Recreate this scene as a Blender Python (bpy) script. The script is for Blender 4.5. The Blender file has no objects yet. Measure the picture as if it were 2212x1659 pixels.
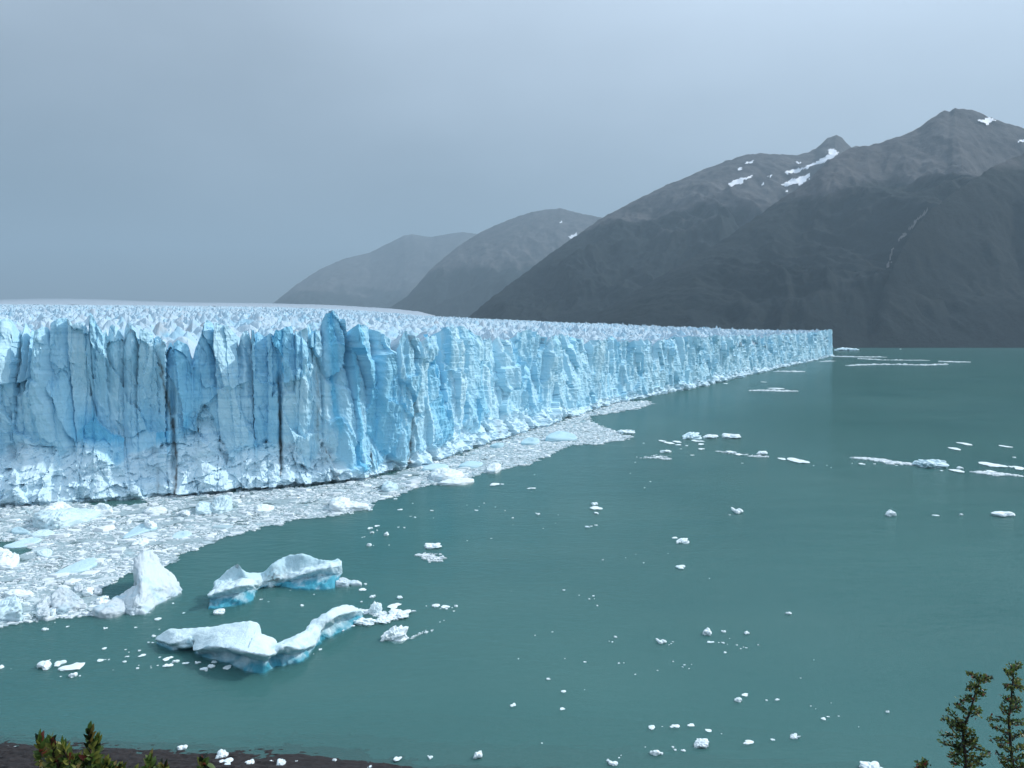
import bpy, bmesh, math, random, re, time
_T0 = time.time()
import numpy as np
from mathutils import Vector, Matrix

R = math.radians
rnd = random.Random(7)
nr = np.random.RandomState(11)
scene = bpy.context.scene
COL = scene.collection

# ------------------------------------------------------------------ camera, sky, sun, exposure
CAM_H, F_PX, PITCH = 55.0, 769.0, math.atan((384 - 333.8) / 769.0)
cam_d = bpy.data.cameras.new('camera')
cam_d.sensor_width = 36.0
cam_d.lens = F_PX / 1024 * 36.0
cam_d.clip_start, cam_d.clip_end = 0.2, 80000
cam = bpy.data.objects.new('camera', cam_d)
cam.location = (0, 0, CAM_H)
cam.rotation_euler = (R(90) - PITCH, 0, 0)
COL.objects.link(cam)
scene.camera = cam

SUN_AZ, SUN_EL = R(69), R(38)          # azimuth from +Y towards +X
SUN_DIR = Vector((math.cos(SUN_EL) * math.sin(SUN_AZ), math.cos(SUN_EL) * math.cos(SUN_AZ), math.sin(SUN_EL)))
sun_d = bpy.data.lights.new('sun', 'SUN')
sun_d.energy, sun_d.angle, sun_d.color = 3.0, R(1.2), (1.0, 0.97, 0.93)
sun = bpy.data.objects.new('sun', sun_d)
sun.rotation_euler = SUN_DIR.to_track_quat('Z', 'Y').to_euler()
COL.objects.link(sun)

world = bpy.data.worlds.new('World')
scene.world = world
world.use_nodes = True
W = world.node_tree
W.nodes.clear()
def wn(t, **k):
    n = W.nodes.new(t)
    for a, b in k.items(): setattr(n, a, b)
    return n
sky = wn('ShaderNodeTexSky', sky_type='NISHITA', sun_disc=False, sun_elevation=SUN_EL, sun_rotation=SUN_AZ)
bg1 = wn('ShaderNodeBackground'); bg1.inputs[1].default_value = 0.10
W.links.new(sky.outputs[0], bg1.inputs[0])
tc = wn('ShaderNodeTexCoord')
sep = wn('ShaderNodeSeparateXYZ'); W.links.new(tc.outputs['Generated'], sep.inputs[0])
mr = wn('ShaderNodeMapRange', interpolation_type='SMOOTHSTEP')       # cloud base is darkest low down
mr.inputs[1].default_value, mr.inputs[2].default_value = 0.0, 0.72
mr.inputs[3].default_value, mr.inputs[4].default_value = 0.135, 0.80
W.links.new(sep.outputs[2], mr.inputs[0])
dot = wn('ShaderNodeVectorMath', operation='DOT_PRODUCT'); dot.inputs[1].default_value = SUN_DIR
W.links.new(tc.outputs['Generated'], dot.inputs[0])
ms = wn('ShaderNodeMapRange'); ms.inputs[1].default_value, ms.inputs[2].default_value = 0.25, 1.0   # thin cloud glows round the sun
ms.inputs[3].default_value, ms.inputs[4].default_value = 0.0, 0.42
W.links.new(dot.outputs['Value'], ms.inputs[0])
mp = wn('ShaderNodeMapping'); mp.inputs['Scale'].default_value = (1.3, 1.3, 3.2)
W.links.new(tc.outputs['Generated'], mp.inputs[0])
nz = wn('ShaderNodeTexNoise'); nz.inputs['Scale'].default_value = 1.6; nz.inputs['Detail'].default_value = 4.5; nz.inputs['Roughness'].default_value = 0.5
W.links.new(mp.outputs[0], nz.inputs['Vector'])
mn = wn('ShaderNodeMapRange'); mn.inputs[1].default_value, mn.inputs[2].default_value = 0.3, 0.7
mn.inputs[3].default_value, mn.inputs[4].default_value = -0.07, 0.07
W.links.new(nz.outputs[0], mn.inputs[0])
a1 = wn('ShaderNodeMath', operation='ADD'); W.links.new(mr.outputs[0], a1.inputs[0]); W.links.new(ms.outputs[0], a1.inputs[1])
a2 = wn('ShaderNodeMath', operation='ADD'); W.links.new(a1.outputs[0], a2.inputs[0]); W.links.new(mn.outputs[0], a2.inputs[1])
cc = wn('ShaderNodeVectorMath', operation='SCALE'); cc.inputs[0].default_value = (0.84, 0.985, 1.165)
W.links.new(a2.outputs[0], cc.inputs['Scale'])
bg2 = wn('ShaderNodeBackground'); W.links.new(cc.outputs[0], bg2.inputs[0]); bg2.inputs[1].default_value = 1.0
mx = wn('ShaderNodeMixShader'); mx.inputs[0].default_value = 0.9
W.links.new(bg1.outputs[0], mx.inputs[1]); W.links.new(bg2.outputs[0], mx.inputs[2])
wo = wn('ShaderNodeOutputWorld'); W.links.new(mx.outputs[0], wo.inputs[0])

scene.view_settings.view_transform = 'Standard'
scene.view_settings.look = 'None'
scene.view_settings.exposure = 0.35
scene.view_settings.gamma = 1.0
scene.cycles.use_denoising = True
scene.cycles.max_bounces = 8
scene.cycles.diffuse_bounces = 4
scene.cycles.glossy_bounces = 3
scene.cycles.transparent_max_bounces = 12
scene.cycles.volume_bounces = 0

# ------------------------------------------------------------------ picture to place
D = 2212.0 / 1024.0                    # the photograph was measured on a 2212 pixel wide view
def ray(px, py):
    u = (np.asarray(px, float) / D - 512) / F_PX
    v = (384 - np.asarray(py, float) / D) / F_PX
    cy = math.cos(PITCH) + v * math.sin(PITCH)
    return u / cy, (v * math.cos(PITCH) - math.sin(PITCH)) / cy      # x and z per metre of depth
def at(px, py, z=0.0):                 # the point seen there at height z
    u, w = ray(px, py)
    y = (z - CAM_H) / w
    return np.array([u * y, y, z + 0 * y])
def at_y(px, py, y):                   # the point seen there at depth y
    u, w = ray(px, py)
    return np.array([u * y, y + 0 * u, CAM_H + w * y])
def project(x, y, z):                  # world to the 2212 wide view
    c, s = math.cos(PITCH), math.sin(PITCH)
    f = y * c - (z - CAM_H) * s
    up = y * s + (z - CAM_H) * c
    return (512 + F_PX * x / f) * D, (384 - F_PX * up / f) * D
def in_poly(px, py, poly):
    px, py = np.asarray(px), np.asarray(py)
    r = np.zeros(px.shape, bool)
    n = len(poly)
    for i in range(n):
        x1, y1 = poly[i]; x2, y2 = poly[(i + 1) % n]
        c = ((y1 > py) != (y2 > py)) & (px < (x2 - x1) * (py - y1) / ((y2 - y1) if y2 != y1 else 1e-9) + x1)
        r ^= c
    return r

# ------------------------------------------------------------------ noise
_p = np.random.RandomState(3).permutation(512)
PERM = np.concatenate([_p, _p, _p])
GR = np.random.RandomState(5).normal(size=(512, 3)); GR /= np.linalg.norm(GR, axis=1)[:, None]
GR = (GR*1.7).astype(np.float32); GRX, GRY, GRZ = [np.ascontiguousarray(GR[:, k]) for k in range(3)]
PERM = PERM.astype(np.int32)
def pn(x, y, z):
    x, y, z = np.broadcast_arrays(np.asarray(x, float), np.asarray(y, float), np.asarray(z, float))
    fx, fy, fz = np.floor(x), np.floor(y), np.floor(z)
    xf, yf, zf = (x-fx).astype(np.float32), (y-fy).astype(np.float32), (z-fz).astype(np.float32)
    xi, yi, zi = fx.astype(np.int32) & 511, fy.astype(np.int32) & 511, fz.astype(np.int32) & 511
    fu, fv, fw = xf*xf*(3-2*xf), yf*yf*(3-2*yf), zf*zf*(3-2*zf)
    px0, px1 = PERM.take(xi), PERM.take(xi+1)
    y1 = yi+1
    P00, P01, P10, P11 = PERM.take(px0+yi), PERM.take(px0+y1), PERM.take(px1+yi), PERM.take(px1+y1)
    def g(p, dx, dy, dz):
        h = PERM.take(p + zi + dz)
        return GRX.take(h)*(xf-dx) + GRY.take(h)*(yf-dy) + GRZ.take(h)*(zf-dz)
    def pl(dz):
        a = g(P00, 0, 0, dz); b = g(P10, 1, 0, dz); a += fu*(b-a)
        c = g(P01, 0, 1, dz); d = g(P11, 1, 1, dz); c += fu*(d-c)
        return a + fv*(c-a)
    a = pl(0); b = pl(1)
    return a + fw*(b-a)
def fbm(x, y, z, o=4, gain=0.5, lac=2.03):
    r, a = 0, 1.0
    for k in range(o):
        r = r + a*pn(x + 17.3*k, y - 9.1*k, z + 5.7*k); a *= gain; x, y, z = x*lac, y*lac, z*lac
    return r
def ridged(x, y, z, o=4, gain=0.5):
    r, a = 0, 1.0
    for k in range(o):
        r = r + a*(1 - 2*np.abs(pn(x + 31.7*k, y + 3.3*k, z - 8.9*k))); a *= gain; x, y, z = x*2.07, y*2.07, z*2.07
    return r
def h2(i, j, k=0):
    v = np.sin(i*127.1 + j*311.7 + k*74.7) * 43758.5453
    return v - np.floor(v)
def cones(x, y, cell, slope):          # sharp peaks: highest of the cones around
    gx, gy = np.floor(x/cell), np.floor(y/cell)
    best = np.full(x.shape, -1e9)
    for dx in (-1, 0, 1):
        for dy in (-1, 0, 1):
            i, j = gx+dx, gy+dy
            px, py = (i + h2(i, j))*cell, (j + h2(i, j, 1))*cell
            hh = h2(i, j, 2)
            an = h2(i, j, 3)*6.283; ca, sa = np.cos(an), np.sin(an)
            ax, ay = (x-px)*ca + (y-py)*sa, -(x-px)*sa + (y-py)*ca
            d = np.abs(ax)*1.35 + np.abs(ay)*0.75
            best = np.maximum(best, hh*cell*0.55 - slope*d)
    return best
def facets(x, y, cx, cy, seed):        # flat broken faces, each with its own depth and tilt
    gx, gy = np.floor(x/cx), np.floor(y/cy)
    bd = np.full(x.shape, 1e9); o = np.zeros(x.shape); a = np.zeros(x.shape); b = np.zeros(x.shape)
    for dx in (-1, 0, 1):
        for dy in (-1, 0, 1):
            i, j = gx+dx, gy+dy
            ex, ey = x/cx - (i + h2(i, j, seed)), y/cy - (j + h2(i, j, seed+1))
            d = np.maximum(np.abs(ex + 0.35*ey), np.abs(ey - 0.25*ex)) + 0.15*(ex*ex + ey*ey)
            m = d < bd
            bd = np.where(m, d, bd)
            o = np.where(m, h2(i, j, seed+2)*2-1, o)
            a = np.where(m, (h2(i, j, seed+3)*2-1)*ex, a); b = np.where(m, (h2(i, j, seed+4)*2-1)*ey, b)
    return o, a, b
def sstep(a, b, x):
    t = np.clip((x-a)/(b-a), 0, 1); return t*t*(3-2*t)

# ------------------------------------------------------------------ materials
def mat(name):
    m = bpy.data.materials.new(name); m.use_nodes = True
    t = m.node_tree
    b = t.nodes['Principled BSDF']
    return m, t, b
def node(t, typ, ins=None, **k):
    n = t.nodes.new(typ)
    for a, v in k.items(): setattr(n, a, v)
    for a, v in (ins or {}).items():
        if hasattr(v, 'is_output') or isinstance(v, bpy.types.NodeSocket): t.links.new(v, n.inputs[a])
        else: n.inputs[a].default_value = v
    return n
def noise(t, vec, scale, detail=4, rough=0.55, mapscale=None):
    if mapscale is not None:
        vec = node(t, 'ShaderNodeMapping', {0: vec, 'Scale': mapscale}).outputs[0]
    return node(t, 'ShaderNodeTexNoise', {'Vector': vec, 'Scale': scale, 'Detail': detail, 'Roughness': rough}).outputs[0]
def remap(t, v, a, b, c=0.0, d=1.0):
    return node(t, 'ShaderNodeMapRange', {0: v, 1: a, 2: b, 3: c, 4: d}).outputs[0]
def mixc(t, f, a, b, blend='MIX'):
    n = t.nodes.new('ShaderNodeMix'); n.data_type = 'RGBA'; n.blend_type = blend
    for i, v in ((0, f), (6, a), (7, b)):
        if isinstance(v, bpy.types.NodeSocket): t.links.new(v, n.inputs[i])
        else: n.inputs[i].default_value = v if i == 0 else (tuple(v) + (1,) if len(v) == 3 else v)
    return n.outputs[2]
def attr(t, name): return node(t, 'ShaderNodeAttribute', attribute_name=name).outputs['Fac']
def math_(t, op, a, b=0.0):
    return node(t, 'ShaderNodeMath', {0: a, 1: b}, operation=op).outputs[0]
def geo_pos(t): return node(t, 'ShaderNodeNewGeometry').outputs['Position']
def bump(t, h, strength, dist, bsdf):
    n = node(t, 'ShaderNodeBump', {'Height': h, 'Strength': strength, 'Distance': dist})
    t.links.new(n.outputs[0], bsdf.inputs['Normal'])

def ice_material(name, white, blue, bluescale, blue_lo, blue_hi, strata=0.0, dust=0.0, bump_d=0.25, rough=0.5, bump_scale=0.9, crushed=False):
    m, t, b = mat(name)
    P = geo_pos(t)
    n1 = noise(t, P, bluescale, 4, 0.55, (1, 1, 0.35))
    f = remap(t, n1, blue_lo, blue_hi)
    f = math_(t, 'ADD', f, attr(t, 'blue')); f = node(t, 'ShaderNodeClamp', {0: f}).outputs[0]
    c = mixc(t, f, white, blue)
    c = mixc(t, node(t, 'ShaderNodeClamp', {0: math_(t, 'MULTIPLY', attr(t, 'blue'), -2.5)}).outputs[0], c, (0.70, 0.86, 0.94)) if crushed else c
    if strata:
        s = noise(t, P, 1.0, 4, 0.65, (0.02, 0.02, 0.75))
        sf = math_(t, 'MULTIPLY', remap(t, s, 0.52, 0.72), math_(t, 'MULTIPLY', remap(t, noise(t, P, 0.035, 2), 0.45, 0.6), strata))
        c = mixc(t, sf, c, (0.16, 0.46, 0.68))
    if dust:
        d = remap(t, noise(t, P, 0.045, 5, 0.6), 0.56, 0.72, 0, dust)
        c = mixc(t, d, c, (0.42, 0.35, 0.31))
    grain = remap(t, noise(t, P, 2.2, 5, 0.7), 0.25, 0.75, 0.93, 1.03)
    c = mixc(t, 1.0, c, node(t, 'ShaderNodeCombineXYZ', {0: grain, 1: grain, 2: grain}).outputs[0], 'MULTIPLY')
    dirt = attr(t, 'dirt')
    dn = math_(t, 'MULTIPLY', dirt, remap(t, noise(t, P, 0.9, 4, 0.6), 0.3, 0.6, 0.55, 1.0))
    c = mixc(t, node(t, 'ShaderNodeClamp', {0: dn}).outputs[0], c, (0.075, 0.052, 0.038))
    t.links.new(c, b.inputs['Base Color'])
    b.inputs['Roughness'].default_value = rough
    b.inputs['IOR'].default_value = 1.31
    b.inputs['Specular IOR Level'].default_value = 0.35
    hh = math_(t, 'ADD', noise(t, P, bump_scale, 6, 0.65), math_(t, 'MULTIPLY', noise(t, P, 3.1, 3, 0.6, (1, 1, 0.4)), 0.5))
    bump(t, hh, 0.7, bump_d, b)
    return m
M_FACE = ice_material('glacier_face_ice', (0.565, 0.825, 0.94), (0.20, 0.585, 0.82), 0.055, 0.52, 0.95, strata=0.45, bump_d=0.32, crushed=True)
M_FIELD = ice_material('glacier_top_ice', (0.48, 0.625, 0.72), (0.32, 0.57, 0.72), 0.03, 0.46, 0.72, dust=0.45, bump_d=0.4)
M_BERG = ice_material('iceberg_ice', (0.68, 0.85, 0.905), (0.07, 0.36, 0.48), 0.25, 0.58, 1.5, bump_d=0.2, bump_scale=2.5)
M_GREYBERG = ice_material('weathered_grey_ice', (0.62, 0.715, 0.76), (0.42, 0.62, 0.72), 0.3, 0.5, 0.75, dust=0.0, bump_d=0.10, bump_scale=2.0)
M_SNOWICE = ice_material('white_ice', (0.80, 0.89, 0.915), (0.58, 0.81, 0.88), 0.35, 0.52, 0.85, bump_d=0.08, bump_scale=3.0)

def floe_material():
    m, t, b = mat('floe_ice')
    P = geo_pos(t)
    r = attr(t, 'tint')
    ramp = node(t, 'ShaderNodeValToRGB', {0: r})
    e = ramp.color_ramp.elements
    e[0].position = 0.0; e[0].color = (0.34, 0.50, 0.55, 1)
    e[1].position = 1.0; e[1].color = (0.84, 0.90, 0.92, 1)
    for p, c in ((0.25, (0.48, 0.62, 0.66, 1)), (0.5, (0.62, 0.70, 0.72, 1)), (0.7, (0.72, 0.80, 0.84, 1))):
        x = e.new(p); x.color = c
    g = remap(t, noise(t, P, 3.0, 4, 0.6), 0.3, 0.7, 0.85, 1.05)
    c = mixc(t, 1.0, ramp.outputs[0], node(t, 'ShaderNodeCombineXYZ', {0: g, 1: g, 2: g}).outputs[0], 'MULTIPLY')
    t.links.new(c, b.inputs['Base Color']); b.inputs['Roughness'].default_value = 0.5
    bump(t, noise(t, P, 4.0, 4), 0.6, 0.06, b)
    return m
M_FLOE = floe_material()

def slush_material():
    m, t, b = mat('slush')
    P = geo_pos(t)
    n = noise(t, P, 1.1, 6, 0.75)
    v = node(t, 'ShaderNodeTexVoronoi', {'Vector': P, 'Scale': 2.6}, feature='F1').outputs['Distance']
    c = mixc(t, remap(t, n, 0.42, 0.62), (0.23, 0.33, 0.36), (0.44, 0.56, 0.60))
    c = mixc(t, remap(t, v, 0.30, 0.12), c, (0.70, 0.75, 0.77))
    t.links.new(c, b.inputs['Base Color']); b.inputs['Roughness'].default_value = 0.6
    tr = node(t, 'ShaderNodeBsdfTransparent')
    ho = remap(t, noise(t, P, 0.16, 5, 0.62), 0.38, 0.48, 0.25, 0.95)
    ms_ = node(t, 'ShaderNodeMixShader', {0: ho, 1: tr.outputs[0], 2: b.outputs[0]})
    t.links.new(ms_.outputs[0], t.nodes['Material Output'].inputs[0])
    return m
M_SLUSH = slush_material()

def water_material(name, opacity, glossy):
    m, t, b = mat(name)
    P = geo_pos(t)
    n = noise(t, P, 0.012, 3, 0.5)
    lane = noise(t, P, 0.02, 4, 0.6, (0.25, 1.0, 1.0))
    c = mixc(t, remap(t, n, 0.35, 0.65), (0.070, 0.208, 0.204), (0.090, 0.240, 0.230))
    c = mixc(t, remap(t, lane, 0.45, 0.7, 0, 0.5), c, (0.108, 0.250, 0.238))
    t.links.new(c, b.inputs['Base Color'])
    b.inputs['IOR'].default_value = 1.33
    if glossy:
        b.inputs['Roughness'].default_value = 0.13
        h1 = noise(t, P, 0.55, 4, 0.6, (0.55, 1.0, 1.0))
        h2_ = noise(t, P, 0.09, 3, 0.5, (0.4, 1.0, 1.0))
        h = math_(t, 'ADD', h1, math_(t, 'MULTIPLY', h2_, 1.6))
        calm = remap(t, noise(t, P, 0.006, 3, 0.55, (1, 0.45, 1)), 0.38, 0.62, 0.35, 1.0)
        nb = node(t, 'ShaderNodeBump', {'Height': h, 'Strength': math_(t, 'MULTIPLY', calm, 0.8), 'Distance': 0.45})
        t.links.new(nb.outputs[0], b.inputs['Normal'])
    else:
        b.inputs['Roughness'].default_value = 1.0
        b.inputs['Specular IOR Level'].default_value = 0.0
    if opacity < 1:
        tr = node(t, 'ShaderNodeBsdfTransparent')
        ms_ = node(t, 'ShaderNodeMixShader', {0: opacity, 1: tr.outputs[0], 2: b.outputs[0]})
        t.links.new(ms_.outputs[0], t.nodes['Material Output'].inputs[0])
    return m

def mountain_material():
    m, t, b = mat('mountain_side')
    P = geo_pos(t)
    sp = node(t, 'ShaderNodeSeparateXYZ', {0: P})
    z = sp.outputs[2]
    tl = math_(t, 'ADD', z, math_(t, 'MULTIPLY', math_(t, 'SUBTRACT', noise(t, P, 0.0022, 6, 0.62), 0.5), 900.0))
    f = remap(t, tl, 900, 1060)
    fn = noise(t, P, 0.035, 8, 0.8)
    forest = mixc(t, remap(t, fn, 0.35, 0.65), (0.004, 0.011, 0.016), (0.015, 0.029, 0.035))
    forest = mixc(t, remap(t, noise(t, P, 0.0035, 4, 0.6), 0.5, 0.75, 0, 0.5), forest, (0.022, 0.030, 0.030))
    rock = mixc(t, remap(t, noise(t, P, 0.007, 10, 0.74), 0.36, 0.66), (0.042, 0.046, 0.054), (0.132, 0.129, 0.133))
    rock = mixc(t, remap(t, noise(t, P, 1.0, 5, 0.7, (0.0012, 0.0012, 0.02)), 0.55, 0.7, 0, 0.6), rock, (0.094, 0.090, 0.092))
    c = mixc(t, f, forest, rock)
    t.links.new(c, b.inputs['Base Color']); b.inputs['Roughness'].default_value = 0.95
    b.inputs['Specular IOR Level'].default_value = 0.1
    bump(t, noise(t, P, 0.05, 7, 0.78), 0.9, 9.0, b)
    return m
M_MOUNT = mountain_material()
M_STREAM = None
def simple(name, col, rough=0.8, var=0.2, scale=1.0, bd=0.0, spec=0.3):
    m, t, b = mat(name)
    P = node(t, 'ShaderNodeTexCoord').outputs['Object'] if bd < 0 else geo_pos(t)
    g = remap(t, noise(t, P, scale, 5, 0.65), 0.25, 0.75, 1 - var, 1 + var)
    c = mixc(t, 1.0, col, node(t, 'ShaderNodeCombineXYZ', {0: g, 1: g, 2: g}).outputs[0], 'MULTIPLY')
    t.links.new(c, b.inputs['Base Color']); b.inputs['Roughness'].default_value = rough
    b.inputs['Specular IOR Level'].default_value = spec
    if bd > 0: bump(t, noise(t, P, scale*1.3, 6, 0.7), 0.8, bd, b)
    return m
M_SNOW = simple('mountain_snow', (0.82, 0.86, 0.92), 0.7, 0.06, 0.02)
M_STREAM = simple('stream_bed', (0.13, 0.13, 0.13), 0.7, 0.3, 0.02)
M_FARSNOW_SHADED = simple('far_snow_shaded', (0.40, 0.47, 0.54), 0.8, 0.12, 0.01)  # snow toned down: the cloud shade over it is put into the colour
M_ROCK = simple('dark_shore_rock', (0.022, 0.018, 0.018), 0.7, 0.45, 0.8, 0.12)
M_SLOPE = simple('hillside_soil', (0.05, 0.045, 0.03), 0.9, 0.4, 0.6, 0.1)
M_STEM = simple('brown_stem', (0.055, 0.035, 0.025), 0.8, 0.3, 60.0)
M_TWIG = simple('dark_twig', (0.035, 0.026, 0.022), 0.8, 0.3, 60.0)
def leaf_mat(name, col, col2):
    m, t, b = mat(name)
    P = node(t, 'ShaderNodeTexCoord').outputs['Object']
    c = mixc(t, remap(t, noise(t, P, 40.0, 3), 0.35, 0.65), col, col2)
    t.links.new(c, b.inputs['Base Color']); b.inputs['Roughness'].default_value = 0.45
    tl = node(t, 'ShaderNodeBsdfTranslucent', {0: c})
    ms_ = node(t, 'ShaderNodeMixShader', {0: 0.4, 1: b.outputs[0], 2: tl.outputs[0]})
    t.links.new(ms_.outputs[0], t.nodes['Material Output'].inputs[0])
    return m
LEAFM = [leaf_mat('leaf_dark_green', (0.065, 0.120, 0.026), (0.11, 0.18, 0.04)),
         leaf_mat('leaf_olive', (0.17, 0.20, 0.04), (0.27, 0.27, 0.065)),
         leaf_mat('leaf_ochre', (0.17, 0.13, 0.03), (0.24, 0.17, 0.05)),
         leaf_mat('leaf_red', (0.17, 0.030, 0.022), (0.26, 0.075, 0.05)),
         leaf_mat('leaf_black_green', (0.010, 0.022, 0.010), (0.020, 0.036, 0.014))]

# ------------------------------------------------------------------ object helpers
def link_mesh(name, me, material=None, parent=None):
    o = bpy.data.objects.new(name, me)
    if material: me.materials.append(material)
    COL.objects.link(o)
    if parent: o.parent = parent
    return o
def mesh_np(name, verts, faces, material=None, parent=None, attrs=None, smooth=False):
    verts = np.asarray(verts, np.float32); faces = np.asarray(faces, np.int32)
    me = bpy.data.meshes.new(name)
    n, k = faces.shape
    me.vertices.add(len(verts)); me.vertices.foreach_set('co', verts.ravel())
    me.loops.add(n*k); me.loops.foreach_set('vertex_index', faces.ravel())
    me.polygons.add(n); me.polygons.foreach_set('loop_start', np.arange(0, n*k, k, dtype=np.int32))
    me.polygons.foreach_set('loop_total', np.full(n, k, np.int32))
    me.polygons.foreach_set('use_smooth', np.full(n, smooth))
    me.update(calc_edges=True)
    for a, v in (attrs or {}).items():
        at_ = me.attributes.new(a, 'FLOAT', 'POINT'); at_.data.foreach_set('value', np.asarray(v, np.float32).ravel())
    return link_mesh(name, me, material, parent)
def grid_faces(nu, nv, wrap=False):
    i = np.arange(nu - 1)[:, None]; j = np.arange(nv if wrap else nv - 1)[None, :]
    j2 = (j + 1) % nv
    a = i*nv + j; b = (i+1)*nv + j; c = (i+1)*nv + j2; d = i*nv + j2
    return np.stack([a + 0*j, b + 0*j, c + 0*i, d + 0*i], -1).reshape(-1, 4)
def submesh(name, verts, faces, sel, material, parent, attrs, smooth=False):
    f = faces[sel]
    if len(f) == 0: return None
    u, inv = np.unique(f, return_inverse=True)
    return mesh_np(name, verts[u], inv.reshape(f.shape), material, parent, {k: v[u] for k, v in attrs.items()}, smooth)
def tag(o, label=None, cat=None, group=None, kind=None):
    if label: o['label'] = label
    if cat: o['category'] = cat
    if group: o['group'] = group
    if kind: o['kind'] = kind
    return o
def empty(name, loc=(0, 0, 0)):
    o = bpy.data.objects.new(name, None); o.location = loc; o.empty_display_size = 0.5; COL.objects.link(o); return o

# ------------------------------------------------------------------ lake
def plane(name, x0, x1, y0, y1, z, material, parent=None):
    return mesh_np(name, [(x0, y0, z), (x1, y0, z), (x1, y1, z), (x0, y1, z)], [(0, 1, 2, 3)], material, parent)
lake = plane('lake', -24000, 24000, -1500, 35000, 0.0, water_material('lake_surface', 0.45, True))
tag(lake, kind='structure')
for z_, op in ((-0.3, 0.42), (-0.7, 0.45), (-1.3, 0.55), (-2.4, 1.0)):
    plane('murky_water', -24000, 24000, -1500, 35000, z_, water_material('murky_water', op, False), lake)

print('T %.1f' % (time.time()-_T0))
# ------------------------------------------------------------------ mountains
def mountain(name, ridge, nc, nv, ybase, yridge, amp, rough, snow=(), streams=(), seed=0, fine=8.0):
    rx = np.array([p[0] for p in ridge], float); ry = np.array([p[1] for p in ridge], float)
    x = np.linspace(rx[0], rx[-1], nc)
    yy = np.interp(x, rx, ry)
    yr = np.interp(x, [p[0] for p in yridge], [p[1] for p in yridge])
    yb = np.interp(x, [p[0] for p in ybase], [p[1] for p in ybase])
    u, w = ray(x, yy)
    zr = CAM_H + w*yr
    v = np.concatenate([np.linspace(0, 1, nv) ** 0.9, 1 + np.linspace(0.04, 0.6, 14)])
    V = v[None, :]
    Y = yb[:, None] + (yr - yb)[:, None]*V
    X = u[:, None]*Y
    prof = np.where(V <= 1, V**1.08, 1 - (V-1)*1.3)
    env = np.clip(np.where(V <= 1, np.sin(np.pi*np.clip(V, 0, 1)**0.8), 0.5*(V-1)), 0, 1)
    ax, ay = X/rough, Y/rough
    wx = ax + 0.35*pn(ax*0.8, ay*0.8, seed + 4.0)
    gul = ridged(wx, ay*0.55, seed + 0.5, 5, 0.52) - 0.7
    Z = zr[:, None]*prof + env*amp*gul*np.clip(zr[:, None]/900.0, 0.1, 1.2)
    Z += fine*fbm(X/75.0, Y/75.0, seed + 2.2, 4, 0.55)*np.clip(V*3, 0, 1)
    Z[:, 0] = np.minimum(Z[:, 0], -1.5)
    verts = np.stack([X, Y, Z], -1).reshape(-1, 3)
    faces = grid_faces(nc, len(v))
    o = mesh_np(name, verts, faces, M_MOUNT, None, None, True)
    tag(o, kind='structure')
    cen = verts[faces].mean(1)
    sx, sy = project(cen[:, 0], cen[:, 1], cen[:, 2])
    front = (faces[:, 0] % len(v)) < nv - 1
    sx2 = sx + 5*fbm(sx/12, sy/8, 1.5, 3); sy2 = sy + 2.6*fbm(sx/9, sy/6, 8.5, 3)
    for pl, nm in [(p, 'snow_patch') for p in snow] + [(p, 'stream') for p in streams]:
        s_ = front & in_poly(sx2, sy2, pl)
        if s_.sum() < 2: continue
        f = faces[s_]; uq, inv = np.unique(f, return_inverse=True)
        q = verts[uq].copy(); q[:, 2] += 5.0; q[:, 1] -= 6.0
        mesh_np(nm, q, inv.reshape(f.shape), M_SNOW if nm == 'snow_patch' else M_STREAM, o, None, True)
    return o
M1_R = [(1852, 752), (1866, 728), (1884, 690), (1902, 640), (1922, 590), (1950, 533), (1980, 486), (2010, 452), (2060, 416), (2100, 389), (2150, 357), (2212, 331), (2300, 292), (2450, 240), (2650, 300), (2900, 500)]
mountain('mountain', M1_R, 330, 120, [(1800, 3045), (2900, 3045)], [(1852, 3120), (1950, 3500), (2212, 4300), (2900, 4600)], 80, 560, seed=1)
M2_R = [(1120, 748), (1250, 700), (1330, 655), (1400, 612), (1470, 572), (1540, 532), (1600, 492), (1650, 456), (1700, 421), (1750, 386), (1790, 346), (1840, 318), (1885, 312), (1930, 299), (1960, 289), (1990, 272), (2012, 255), (2030, 243), (2040, 240), (2052, 242), (2064, 234), (2082, 234), (2100, 237), (2116, 243), (2135, 252), (2170, 264), (2212, 277), (2300, 310), (2500, 420), (2800, 620)]
mountain('mountain', M2_R, 560, 200, [(1100, 3045), (2900, 3045)], [(1120, 3600), (1600, 4700), (1840, 5400), (2070, 5700), (2800, 5600)], 160, 820, seed=2,
         snow=[[(2112, 262), (2138, 256), (2148, 264), (2128, 272)], [(2196, 305), (2214, 303), (2214, 309), (2198, 309)]],
         streams=[[(2000, 452), (2004, 454), (1984, 478), (1966, 500), (1962, 497)], [(1950, 505), (1956, 507), (1944, 524), (1938, 522)], [(1925, 540), (1930, 540), (1918, 580), (1914, 580)]])
M3_R = [(960, 735), (1000, 695), (1060, 645), (1130, 592), (1200, 540), (1250, 505), (1300, 470), (1335, 452), (1370, 434), (1430, 404), (1470, 388), (1500, 375), (1540, 359), (1575, 346), (1610, 335), (1640, 331), (1680, 333), (1715, 336), (1740, 330), (1762, 322), (1776, 308), (1788, 298), (1806, 292), (1818, 297), (1828, 309), (1840, 318), (1848, 314), (1870, 322), (1950, 332), (2100, 390), (2250, 500)]
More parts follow.
